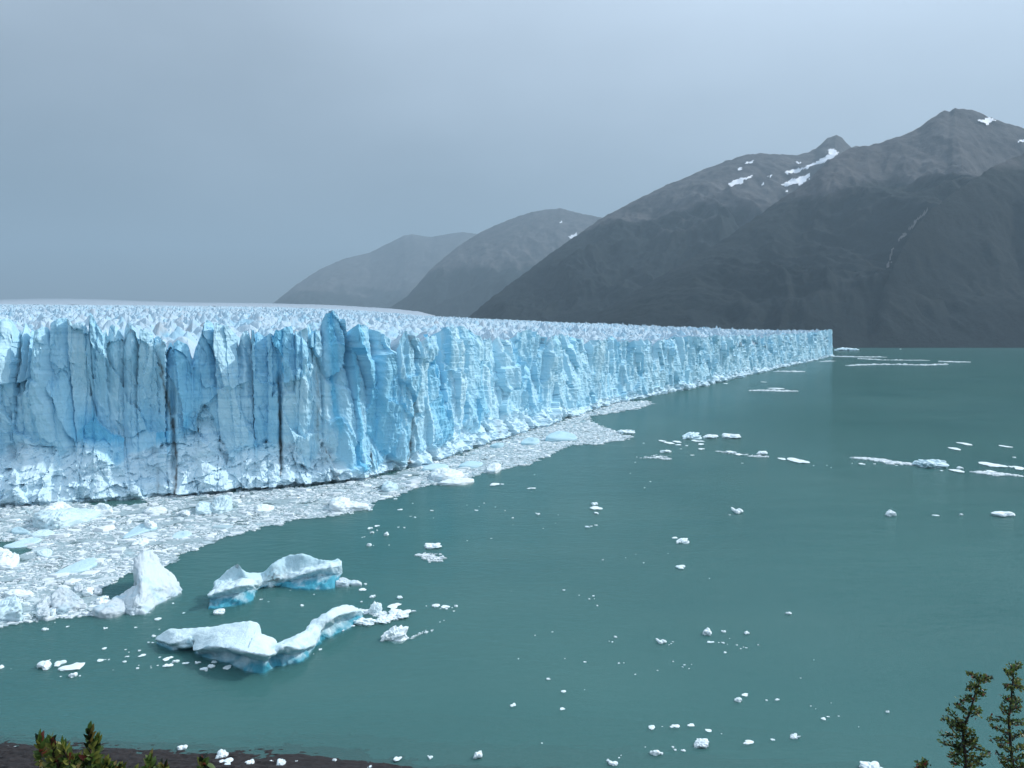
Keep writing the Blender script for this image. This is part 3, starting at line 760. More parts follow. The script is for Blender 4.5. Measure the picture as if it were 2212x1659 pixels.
def rings(name, ringl, conv, parent, material, amp=0.2, scale=2.0, seed=0, n=6, blue=0.0, dirtf=None, carve=()):
    L = [np.array([at(*conv(a, b), c) for a, b, c in rg]) for rg in ringl]
    low = L[0].copy(); low[:, 2] = -2.4; low[:, :2] = low[:, :2].mean(0) + (low[:, :2]-low[:, :2].mean(0))*0.95
    cen = L[-1].mean(0); cen[2] = L[-1][:, 2].mean()
    tipr = cen + (L[-1]-cen)*0.5
    G = np.array([low] + L + [tipr])
    G = np.array([resample(g, n, True) for g in G])
    G = resample(G, n)
    nu, nv = G.shape[:2]
    Gw = np.concatenate([G, G[:, :1]], 1)
    P = push(Gw, amp, scale, seed)[:, :nv]
    for a, b, c, r_ in carve:          # hollows melted into the side
        o_ = at(*conv(a, b), c); v_ = P - o_; l_ = np.linalg.norm(v_, axis=-1, keepdims=True)
        cen_ = P.reshape(-1, 3).mean(0); cen_[2] = c; inw = (cen_-o_)/np.linalg.norm(cen_-o_)
        P = np.where(l_ < r_, P + inw*(r_-l_)*1.1, P)
    V = np.vstack([P.reshape(-1, 3), P[-1].mean(0)[None]])
    Fq = grid_faces(nu, nv, True)
    k = np.arange(nv)
    tri = [(int((nu-1)*nv + (a+1) % nv), int((nu-1)*nv + a), nu*nv) for a in k]
    me = bpy.data.meshes.new(name)
    me.from_pydata([tuple(v) for v in V], [], [tuple(map(int, f)) for f in Fq] + tri)
    pv = np.linspace(0, len(ringl)+1, nu)[:, None]
    b_ = np.concatenate([np.broadcast_to(blue*(1-sstep(0.8, 1.8, pv)), (nu, nv)).ravel(), [0]])
    dr = np.zeros(len(V)) if dirtf is None else np.concatenate([dirtf(P).ravel(), [0]])
    for a, v in (('blue', b_), ('dirt', dr)):
        x = me.attributes.new(a, 'FLOAT', 'POINT'); x.data.foreach_set('value', v.astype(np.float32))
    me.polygons.foreach_set('use_smooth', np.ones(len(me.polygons), bool))
    o = link_mesh(name, me, material)
    if parent:
        o.parent = parent; o.matrix_parent_inverse = Matrix.Translation(-parent.location)
    return o
def slab(name, outline, conv, parent, material, h, amp=0.12, scale=1.2, seed=0, inset=0.8, blue=0.0, dirtf=None, tilt=0.0):
    o = np.array(outline, float); c = o.mean(0)
    sh = 12.0                                            # picture pixels the top edge sits above the waterline are handled by at()
    r0 = [(a, b, 0) for a, b in o]
    P0 = np.array([at(*conv(a, b), 0) for a, b in o]); cc_ = P0.mean(0)
    def lift(f, z):
        Q = cc_ + (P0-cc_)*f; Q[:, 2] = z*(1 + tilt*np.sin(np.arange(len(Q))/len(Q)*6.283 + seed)); return Q
    G = np.array([lift(0.95, -2.0), lift(1.0, 0.0), lift(0.99, h*0.5), lift(0.9, h*0.92), lift(inset*0.7, h*1.05), lift(0.25, h*1.1)])
    G[0][:, 2] = -2.0; G[1][:, 2] = 0
    G = np.array([resample(g, 7, True) for g in G]); G = resample(G, 5)
    nu, nv = G.shape[:2]
    Pp = push(np.concatenate([G, G[:, :1]], 1), amp, scale, seed)[:, :nv]
    V = np.vstack([Pp.reshape(-1, 3), Pp[-1].mean(0)[None]])
    Fq = grid_faces(nu, nv, True)
    tri = [(int((nu-1)*nv + (a+1) % nv), int((nu-1)*nv + a), nu*nv) for a in range(nv)]
    me = bpy.data.meshes.new(name)
    me.from_pydata([tuple(v) for v in V], [], [tuple(map(int, f)) for f in Fq] + tri)
    dr = np.zeros(len(V)) if dirtf is None else np.concatenate([dirtf(Pp).ravel(), [0]])
    for a, v in (('blue', np.full(len(V), blue)), ('dirt', dr)):
        x = me.attributes.new(a, 'FLOAT', 'POINT'); x.data.foreach_set('value', v.astype(np.float32))
    me.polygons.foreach_set('use_smooth', np.ones(len(me.polygons), bool))
    ob = link_mesh(name, me, material)
    if parent:
        ob.parent = parent; ob.matrix_parent_inverse = Matrix.Translation(-parent.location)
    return ob
def crop(x0, y0, sc):                  # a zoomed view of the photograph -> the 2212 wide view
    return lambda a, b: ((x0 + a*sc)/1.822785, (y0 + b*sc)/1.822785)
K5 = crop(500, 2100, 1300/2212)
K4 = crop(0, 1900, 1344/2212)
K8 = crop(700, 2250, 1000/2212)

A_ST = [
 [(200,738,0),(194,708,0.9),(208,692,1.2),(225,682,1.2)],
 [(300,778,0),(300,738,1.5),(300,690,2.1),(290,643,2.5)],
 [(375,770,0),(380,718,1.9),(375,690,2.4),(370,641,2.8)],
 [(440,764,0),(450,708,2.1),(455,680,2.6),(480,635,3.1)],
 [(470,803,0),(441,784,1.3),(560,700,3.2),(600,620,3.7)],
 [(560,838,0),(560,762,2.8),(640,690,3.7),(740,599,4.6)],
 [(680,872,0),(680,772,3.5),(760,690,4.1),(830,591,5.0)],
 [(790,916,0),(800,797,3.7),(830,720,3.9),(880,612,4.5)],
 [(905,939,0),(938,817,3.4),(905,760,3.6),(892,670,3.5)],
 [(990,892,0),(990,802,2.6),(960,770,2.8),(990,714,2.2)],
 [(1075,882,0),(1060,754,3.4),(1040,748,3.1),(1010,740,1.8)],
 [(1170,851,0),(1160,775,2.3),(1130,712,3.5),(1115,692,3.1)],
 [(1250,769,0),(1262,737,1.0),(1220,680,2.8),(1190,656,2.7)],
 [(1322,706,0),(1300,642,2.2),(1270,610,3.2),(1240,590,3.0)],
 [(1390,682,0),(1372,572,3.5),(1340,536,4.2),(1318,545,3.4)],
 [(1470,641,0),(1460,537,3.2),(1430,491,4.2),(1400,500,3.4)],
 [(1552,592,0),(1556,517,2.3),(1500,491,3.2),(1470,487,3.1)],
 [(1578,562,0),(1584,532,0.8),(1562,507,1.3),(1540,497,1.4)]]
bergA = empty('iceberg', tuple(at(*K5(850, 800), 0)))
tag(bergA, 'long white S-shaped iceberg with blue underside, nearest of the big icebergs', 'iceberg', 'icebergs drifting in front of the glacier')
loft('ice_body', A_ST[:9], K5, bergA, M_BERG, undercut=1.7, amp=0.17, scale=3.4, seed=1, blue=0.9, broken=0.10)
loft('ice_arm', A_ST[7:], K5, bergA, M_BERG, undercut=1.4, amp=0.20, scale=2.8, seed=2, blue=1.0, broken=0.18)
B_ST = [
 [(545,505,0),(538,420,2.6),(550,402,2.8),(562,395,2.6),(580,386,2.2)],
 [(610,500,0),(600,397,3.0),(620,366,3.3),(625,342,2.8),(598,321,3.0)],
 [(690,490,0),(690,372,3.4),(700,346,3.6),(700,322,3.0),(660,266,4.4)],
 [(760,475,0),(760,352,3.8),(770,326,3.8),(760,302,3.2),(738,207,6.3)],
 [(830,450,0),(822,346,3.2),(812,326,3.4),(800,306,3.2),(775,246,5.0)],
 [(866,378,0),(864,366,0.5),(872,346,1.6),(870,312,2.6),(820,266,3.6)],
 [(900,357,0),(905,346,0.6),(905,321,1.4),(900,291,2.2),(900,263,2.8)],
 [(960,347,0),(960,336,0.6),(965,316,1.4),(950,291,2.2),(925,251,3.2)],
 [(1010,347,0),(1005,326,0.9),(1020,311,1.6),(1000,286,2.4),(975,206,4.6)],
 [(1100,367,0),(1090,301,1.8),(1090,286,2.2),(1080,266,2.6),(1060,161,5.2)],
 [(1200,374,0),(1190,271,2.8),(1180,256,3.0),(1165,241,3.2),(1160,139,6.2)],
 [(1290,377,0),(1290,241,3.6),(1275,226,3.8),(1260,216,3.8),(1250,166,5.0)],
 [(1370,372,0),(1382,226,3.8),(1372,206,4.2),(1350,196,4.2),(1320,186,4.5)],
 [(1396,352,0),(1436,218,3.6),(1438,197,4.0),(1428,181,4.2),(1412,173,4.3)]]
def dirtB(P, st, pv):
    d = np.exp(-((st-3.0)/0.22)**2)*sstep(5.5, 6.5, pv)*0.8
    d = d + np.exp(-((st-7.6)/1.1)**2)*0.75*sstep(2.6, 3.4, pv)*(1-sstep(5.0, 6.0, pv))*sstep(-0.1, 0.25, pn(P[..., 0]*1.7, P[..., 1]*1.7, P[..., 2]*1.7))
    d = d + 0.35*np.exp(-((st-1.8)/1.3)**2)*sstep(3.2, 3.8, pv)*(1-sstep(4.6, 5.4, pv))*sstep(0.0, 0.3, pn(P[..., 0]*1.9, P[..., 1]*1.9, P[..., 2]*1.3 + 3))
    return d
bergB = empty('iceberg', tuple(at(*K5(950, 360), 0)))
tag(bergB, 'iceberg with a pointed dirty fin, a low saddle and a high curled blue ridge', 'iceberg', 'icebergs drifting in front of the glacier')
loft('ice_fin', B_ST[:7], K5, bergB, M_BERG, undercut=1.8, amp=0.24, scale=2.4, seed=3, blue=1.15, broken=0.3, blue_top=0.25, dirtf=dirtB)
loft('ice_ridge', B_ST[6:], K5, bergB, M_BERG, undercut=2.2, amp=0.24, scale=2.4, seed=4, blue=1.15, broken=0.3, blue_top=0.32, dirtf=lambda P, st, pv: dirtB(P, st+6, pv))
slab('ice_foot', [(1395,352),(1440,358),(1475,356),(1495,340),(1470,322),(1420,318)], K5, bergB, M_GREYBERG, 0.8, 0.2, 1.0, 5)
slab('ice_foot', [(1500,348),(1560,350),(1568,340),(1530,326),(1500,330)], K5, bergB, M_GREYBERG, 0.5, 0.12, 1.0, 6)
C_ST = [
 [(772,792,0),(768,770,0.4),(774,752,0.6),(782,735,0.4)],
 [(828,850,0),(832,795,1.1),(848,742,1.8),(850,692,1.6)],
 [(880,854,0),(884,785,1.7),(902,700,2.9),(903,640,3.3)],
 [(935,849,0),(925,742,2.5),(915,612,4.6),(873,506,6.0)],
 [(1000,800,0),(978,692,2.5),(958,582,4.6),(948,444,7.0)],
 [(1050,772,0),(1040,662,2.3),(1018,580,3.8),(1000,464,6.4)],
 [(1130,739,0),(1112,662,1.5),(1086,602,2.6),(1050,540,4.0)],
 [(1183,696,0),(1166,672,0.6),(1142,640,1.2),(1112,602,1.8)]]
bergC = empty('iceberg', tuple(at(*K4(960, 760), 0)))
tag(bergC, 'rounded pale grey iceberg peak at the edge of the brash ice', 'iceberg', 'icebergs drifting in front of the glacier')
loft('ice_peak', C_ST, K4, bergC, M_GREYBERG, undercut=0.25, amp=0.34, scale=2.2, seed=9, blue=0.15, back=2.2, broken=0.55)
GD = lambda k: (lambda P: np.clip(0.10 + 0.10*pn(P[..., 0]*0.8, P[..., 1]*0.8, k), 0, 0.3))
slab('ice_foot', [(598,850),(640,872),(700,880),(760,868),(822,838),(800,790),(770,760),(735,775),(700,808),(640,820)], K4, bergC, M_GREYBERG, 1.1, 0.22, 1.6, 10, dirtf=GD(1))

CH = []                                # chunk shapes shared by the small ice pieces
def chunk_mesh(seed, sub=2, flat=0.5, spiky=0.0, lobes=1):
    bm = bmesh.new()
    r = random.Random(seed)
    bmesh.ops.create_icosphere(bm, subdivisions=sub, radius=1.0)
    K = 4 + 5*lobes
    sph = [(Vector((r.uniform(-0.34, 0.34), r.uniform(-0.3, 0.3), r.uniform(-0.05, 0.22)*flat*2)), r.uniform(0.12, 0.30)) for _ in range(K)] + [(Vector((0, 0, 0)), 0.2)]
    P = np.array([v.co[:] for v in bm.verts])
    d = 1 + 0.22*fbm(P[:, 0]*1.8 + seed*3.1, P[:, 1]*1.8, P[:, 2]*1.8, 3) + spiky*0.5*(ridged(P[:, 0]*2.4 + seed, P[:, 1]*2.4, P[:, 2]*2.4, 2)-0.5)
    for v, k in zip(bm.verts, d):
        n = v.co.normalized(); best = 0.1
        for c, q_ in sph:
            b = n.dot(c); disc = b*b - c.length_squared + q_*q_
            if disc > 0: best = max(best, b + math.sqrt(disc))
        v.co = n*best*float(k)
        v.co.z = v.co.z*1.6*flat if v.co.z > 0 else v.co.z*0.5
    xs = [v.co.x for v in bm.verts]; w = max(xs)-min(xs); cx = (max(xs)+min(xs))/2
    for v in bm.verts: v.co.x = (v.co.x-cx)/w; v.co.y /= w; v.co.z /= w
    me = bpy.data.meshes.new('ice_chunk'); bm.to_mesh(me); bm.free()
    for a in ('blue', 'dirt'):
        me.attributes.new(a, 'FLOAT', 'POINT')
    me.materials.append(M_SNOWICE)
    return me
CH = [chunk_mesh(i, 3, [0.3, 0.5, 0.7][i % 3], [0, 0.25][i % 2], [1, 2, 3][(i//2) % 3]) for i in range(14)]
BIG = [chunk_mesh(50+i, 4, 0.6, 0.45, 4) for i in range(4)]
FLATC = [chunk_mesh(80+i, 3, 0.14, 0.1, 2) for i in range(4)]

print('T %.1f' % (time.time()-_T0))
# ------------------------------------------------------------------ loose ice on the open water, read off the photograph
V1 = crop(0, 2350, 800/2212); V2 = crop(1300, 1850, 1000/2212); V3 = crop(1700, 2274, 1000/2212); V4 = crop(2500, 2274, 1000/2212)
V5 = crop(2200, 1850, 1000/2212); V6 = crop(3032, 1350, 1000/2212); V7 = crop(2400, 1500, 1000/2212)
BITS = [
 (V1, 800/2212, [(490,357,66),(597,281,12),(730,324,32),(1145,344,44),(1475,334,30),(1718,242,72),(1628,173,22),(2003,176,30),(1450,199,30),(1885,73,22),(1735,352,16),(1673,431,42),(1614,498,28),(1664,498,34),(1135,562,48),(1367,578,22),(1514,588,36),(1384,648,44),(1546,635,-72),(1403,604,14),(500,745,165),(650,728,110),(775,752,-230),(912,722,30),(1092,688,-70),(1147,682,20),(1187,683,24),(1356,706,46),(1738,658,26),(1828,668,-90),(1917,703,72),(1830,744,108),(2020,718,-70),(2150,718,62),(1716,749,22),(1642,754,14),(1645,775,14),(1510,746,16),(1498,779,36),(1232,795,10),(660,868,20),(798,857,84),(868,862,20),(5,770,60),(120,783,10),(540,688,18),(35,1645,-100),(160,1638,-60),(215,1634,-40),(440,1650,36),(1985,1642,100)]),
 (K8, 1000/2212, [(360,345,96),(725,243,28),(790,264,16),(1082,299,30),(980,165,12),(834,123,36),(1186,201,16),(1935,229,52),(1598,267,24),(1240,679,30),(1183,719,10),(1510,472,-64),(1433,517,36),(235,845,70),(292,828,60),(247,868,24),(318,786,-50),(432,833,-62),(2165,301,14),(1887,295,-115),(2105,540,24),(2160,533,30),(2060,562,24),(2035,585,16),(1610,155,-64),(1700,218,60),(1635,114,24),(390,1595,90),(148,1601,-44),(2200,1622,44)]),
 (V2, 1000/2212, [(568,254,36),(349,350,42),(182,380,46),(719,293,14),(607,344,-46),(886,356,36),(700,404,22),(739,415,20),(407,489,46),(346,510,44),(409,527,14),(366,547,38),(490,565,40),(595,500,22),(646,504,24),(280,587,18),(298,583,16),(338,658,46),(378,659,10),(514,654,14),(978,767,40),(900,419,8),(1753,157,80),(1753,187,8),(1812,386,42),(1590,421,24),(1592,476,8),(1856,511,12),(1404,597,20),(1193,618,12),(1273,350,-40),(1340,292,14),(1439,323,14),(1297,321,10),(1191,307,10),(1521,357,14),(1986,393,10),(1964,463,10),(1430,122,-100),(1498,122,-36),(1780,43,14),(920,1182,74),(1005,1190,-74),(1013,1209,26),(1095,1189,34),(1063,1201,16),(1077,1231,20),(962,1210,16),(838,1186,10),(991,1312,12),(956,1326,14),(1577,1056,8),(2034,1050,28),(2168,1091,14),(1935,1411,18),(1784,1443,12),(1640,1646,12),(2044,1645,10)]),
 (V3, 1000/2212, [(1407,160,22),(1371,188,18),(1416,186,10),(1442,246,16),(1600,520,28),(1572,560,18),(1546,555,10),(2000,562,92),(2101,560,20),(2086,575,16),(2067,586,14),(1334,735,26),(1630,745,22),(1673,743,12),(2102,733,14),(1966,810,14),(1772,842,16),(2183,780,16),(2200,762,20),(1016,886,36),(1147,991,46),(1331,976,8),(708,1108,48),(1137,1140,46),(1915,1304,54),(2008,1298,14),(2117,1290,80),(960,1442,16),(1860,1476,12),(1945,1530,84),(2002,1537,30),(2100,1480,22),(2120,1503,24),(2192,1512,38),(1649,1549,12),(1632,1568,16),(1535,1597,28),(1580,1622,76),(400,1560,76)]),
 (V4, 1000/2212, [(650,7,10),(630,484,74),(773,472,40),(971,488,44),(660,562,60),(770,570,30),(730,566,12),(806,581,8),(888,588,20),(945,606,14),(970,612,24),(922,619,18),(1072,589,14),(783,651,28),(825,530,10),(494,757,10),(472,793,12),(1340,317,50),(1445,875,16),(1559,718,8),(960,1018,-64),(900,1068,64),(1146,1068,20),(1237,1062,42),(1533,1119,14),(1708,1094,8),(1575,1145,8),(1683,1212,26),(1644,1231,40),(1776,1207,18),(2200,1175,34),(485,1282,-56),(640,1330,-50),(988,1432,-90),(1201,1413,36),(1390,1383,84),(1950,1301,10),(755,1362,10)]),
 (V5, 1000/2212, [(310,299,60),(326,329,-106),(326,376,42),(250,500,46),(283,494,24),(324,484,30),(1008,589,-50),(1067,848,92),(384,785,20),(583,766,10),(671,734,10),(951,728,8),(740,810,16),(1560,364,106),(1490,393,22),(1313,945,10),(798,101,18),(748,157,16),(623,30,12)]),
 (V6, 1000/2212, [(1138,54,20),(1700,876,-92),(1607,918,-74),(2050,899,-64),(775,1000,-60),(1650,1092,52),(1628,1110,-90),(1490,1112,30),(1935,1055,-150),(1925,1073,-40),(2132,997,34),(1915,1114,-66),(2165,1086,-100),(2098,1077,-40),(2185,1157,-60),(800,1052,-50),(910,1054,24),(1100,1066,26),(715,1048,14),(532,1087,12),(495,1066,14),(380,1070,14),(240,1020,-130),(103,1007,-60),(1047,1497,94),(1440,1499,-58),(1667,1499,36),(2040,1492,216)]),
 (V7, 1000/2212, [(460,520,-52),(515,535,-80),(585,525,-70),(596,553,-54),(750,519,-60),(807,523,-40),(795,548,-60),(672,563,30),(800,592,56),(620,591,26),(490,612,110),(430,658,-50),(722,646,40),(1055,618,90),(1130,638,-60),(1325,636,100),(1157,716,24),(237,664,16),(224,708,18),(1200,638,20),(940,612,30),(298,541,20),(125,573,10),(1345,7,-46),(1010,20,-40),(1445,60,-120)])]
ORD = ['first', 'second', 'third', 'fourth', 'fifth', 'sixth', 'seventh', 'eighth', 'ninth', 'tenth', 'eleventh', 'twelfth', 'thirteenth', 'fourteenth', 'fifteenth', 'sixteenth', 'seventeenth', 'eighteenth', 'nineteenth', 'twentieth'] + ['twenty-' + o for o in ('first', 'second', 'third', 'fourth', 'fifth', 'sixth', 'seventh', 'eighth', 'ninth')] + ['thirtieth'] + ['thirty-' + o for o in ('first', 'second', 'third', 'fourth', 'fifth', 'sixth', 'seventh', 'eighth', 'ninth')]
def zone_of(x, y):
    if y > 1590: return 'near the rocky shore' if x < 1150 else 'near the dark thorny shrubs'
    if x < 430: return 'beside the left tip of the S-shaped iceberg'
    if x < 470 or (x < 930 and y > 1235): return 'around the big icebergs'
    if x < 930: return 'above the finned iceberg'
    if y < 930: return 'beside the far cliff'
    if y < 1040: return 'in line with the brash ice tip' if x < 1750 else 'beside the long slush raft'
    if y < 1200: return 'in the mid lake' if x < 1750 else 'at the right lake edge'
    if y < 1450: return 'right of the S-shaped iceberg' if x < 1350 else 'in the lower mid lake'
    return 'above the bottom ice row'
bits = []
for conv, sc, lst in BITS:
    for a, b, w in lst:
        px, py = conv(a, b); wd = abs(w)*sc/1.822785
        bits.append((px, py, wd, w < 0))
zones = {}
for b in bits: zones.setdefault((zone_of(b[0], b[1]), 'tiny' if b[2] < 4.2 else 'flat' if b[3] else 'chunk'), []).append(b)
for (zn, kd), lst in zones.items():
    lst.sort(key=lambda b: b[0])
    for i, (px, py, wd, flat) in enumerate(lst):
        p = at(px, py + wd*0.06, 0.0)
        wm = wd/(F_PX*D)*math.hypot(p[1], CAM_H)
        me = rnd.choice(FLATC if flat else CH)
        o = bpy.data.objects.new('ice_floe' if flat else 'ice_chunk', me)
        o.location = (p[0], p[1], 0.02*wm)
        dep = rnd.uniform(0.6, 1.0)
        o.rotation_euler = (0, 0, rnd.choice((0, math.pi)) + rnd.uniform(-0.25, 0.25))
        o.scale = (wm, wm*dep*(2.0 if flat and p[1] > 300 else 1.2), wm*rnd.uniform(0.7, 1.1)*(0.6 if p[1] > 260 else 1.0))
        COL.objects.link(o)
        if kd == 'tiny': tag(o, 'tiny white ice bit ' + zn, 'ice bit', 'tiny ice bits ' + zn)
        else:
            n = ORD[i] if i < len(ORD) else 'number %d' % (i+1)
            tag(o, ('flat thin white ice floe, %s from left %s' if flat else 'white ice chunk, %s from left %s') % (n, zn), 'ice floe' if flat else 'ice chunk', ('flat ice floes ' if flat else 'ice chunks ') + zn)

def big_chunk(conv, a, b, w, h, label, cat='ice chunk', mesh=None, material=None, seed=0, depth=0.8, name='ice_block', group=None, z=0.0, rot=None):
    px, py = conv(a, b); p = at(px, py, z)
    u2_, v2_ = conv(a + w, b); wm = (u2_-px)/(F_PX*D)*math.hypot(p[1], CAM_H)
    hm = max(0.18*wm, wm*h/w - 0.5*depth*wm*CAM_H/math.hypot(p[1], CAM_H))
    me = (mesh or BIG[seed % len(BIG)])
    if material: me = me.copy(); me.materials.clear(); me.materials.append(material)
    zs = np.array([v.co.z for v in me.vertices]).max()
    o = bpy.data.objects.new(name, me); COL.objects.link(o)
    o.location = p; o.scale = (wm, wm*depth, hm/zs)
    o.rotation_euler = (0, 0, rnd.uniform(-0.4, 0.4) if rot is None else rot)
    return tag(o, label, cat, group)
H5 = crop(500, 2100, 1300/2212)
big_chunk(H5, 1795, 700, 180, 100, 'heap of crushed white ice right of the S-shaped iceberg', 'ice heap', seed=0, name='ice_heap')
big_chunk(H5, 1662, 530, 95, 85, 'upright rounded white ice block by the tip of the S-shaped iceberg', seed=1)
big_chunk(H5, 1820, 550, 150, 30, 'broad low white ice block right of the upright rounded block', seed=2, depth=0.9)
big_chunk(H5, 1600, 598, 150, 26, 'low white ice block touching the tip of the S-shaped iceberg', seed=3, depth=0.7)
big_chunk(H5, 1720, 590, 130, 22, 'low white ice block between the iceberg tip and the crushed heap', seed=1, depth=0.9)
big_chunk(H5, 2050, 92, 115, 34, 'small wedge-shaped iceberg alone on the water above a patch of rubble', 'small iceberg', seed=2, name='small_iceberg')
big_chunk(H5, 620, 534, 72, 28, 'white ice lump just below the blue foot of the finned iceberg', seed=3)
big_chunk(V5, 1075, 628, 130, 44, 'small pyramid iceberg with a blue hollow in the middle of the lake', 'small iceberg', seed=0, name='small_iceberg')
big_chunk(V4, 580, 1462, 150, 75, 'twin-horned white iceberg in the lower part of the lake', 'small iceberg', seed=1, name='small_iceberg')
big_chunk(V4, 2060, 1665, 170, 70, 'curled white ice slab cut off by the bottom edge', 'small iceberg', seed=2, name='small_iceberg')
big_chunk(V6, 1400, 1070, 260, 80, 'lumpy blue-white iceberg at the right end of the slush raft', 'iceberg', seed=3, name='iceberg', material=M_BERG, depth=0.9)
big_chunk(V7, 710, 495, 190, 62, 'blue-white humped iceberg right of the brash ice tip', 'iceberg', seed=0, name='iceberg', material=M_BERG, depth=1.0, rot=0.1)
big_chunk(V7, 880, 493, 150, 28, 'low white tail of ice behind the humped iceberg', seed=1, depth=1.0)
big_chunk(V7, 1060, 492, 165, 40, 'lumpy white ice block right of the humped iceberg', seed=2, depth=1.0)
big_chunk(V7, 145, 452, 150, 40, 'lumpy white ice at the far tip of the brash ice', seed=3, depth=1.0)
big_chunk(V6, 640, 68, 170, 32, 'distant pale blue iceberg beyond the end of the ice cliff', 'iceberg', seed=1, name='iceberg', material=M_BERG, depth=1.0)
big_chunk(V6, 730, 70, 80, 24, 'distant deep blue ice block beside the pale iceberg behind the cliff end', seed=2, material=M_BERG, depth=1.0)

print('T %.1f' % (time.time()-_T0))
# ------------------------------------------------------------------ belt of brash ice along the cliff
OUT = [(-140,1420),(0,1354),(60,1342),(110,1338),(150,1330),(205,1330),(235,1285),(285,1240),(372,1216),(400,1192),(480,1162),(560,1142),(640,1124),(700,1116),(745,1108),(795,1100),(808,1088),(850,1072),(900,1054),(935,1045),(970,1050),(1010,1042),(1012,1030),(1080,1016),(1150,1000),(1182,984),(1230,962),(1300,957),(1350,950),(1366,943),(1330,934),(1290,916),(1266,905),(1290,896),(1370,884),(1412,872),(1395,866),(1340,869)]
INN = [(1200,914),(1100,945),(1000,979),(870,1017),(730,1045),(560,1059),(380,1069),(190,1085),(0,1095),(-140,1105)]
pack = OUT + INN
pw = np.array([at(a, b)[:2] for a, b in pack])
def to_px(x, y): return project(x, y, 0)
# dark gaps of open water inside the belt
GAPS = [[(205,1290),(240,1262),(282,1238),(290,1262),(262,1290),(235,1310)], [(-10,1165),(40,1170),(75,1190),(40,1200),(-10,1195)], [(180,1078),(300,1073),(330,1085),(200,1096)]]
def in_pack(x, y):
    a, b = to_px(x, y)
    a = a + 11*pn(x/5, y/5, 1.2); b = b + (7*pn(x/5, y/5, 9.2) + 5*pn(x/1.5, y/1.5, 4.2))*np.minimum(1, 150/np.maximum(y, 1))
    r = in_poly(a, b, pack)
    for g in GAPS: r &= ~in_poly(a, b, g)
    return r
def slush_sheet():
    gx_, gy_ = np.arange(-190, 125, 1.3), np.arange(135, 660, 1.3)
    A, B = np.meshgrid(gx_, gy_, indexing='ij')
    F = grid_faces(len(gx_), len(gy_))
    V = np.stack([A + 0.5*pn(A/2, B/2, 1.0), B + 0.5*pn(A/2, B/2, 2.0), 0*A + 0.03], -1).reshape(-1, 3)
    C_ = V[F].mean(1)
    f = F[in_pack(C_[:, 0], C_[:, 1])]
    u_, inv = np.unique(f, return_inverse=True)
    o = mesh_np('slush', V[u_], inv.reshape(f.shape), M_SLUSH)
    return tag(o, 'grey slush of fine ice bits between the floes of the brash ice', 'slush', kind='stuff')
slush_sheet()
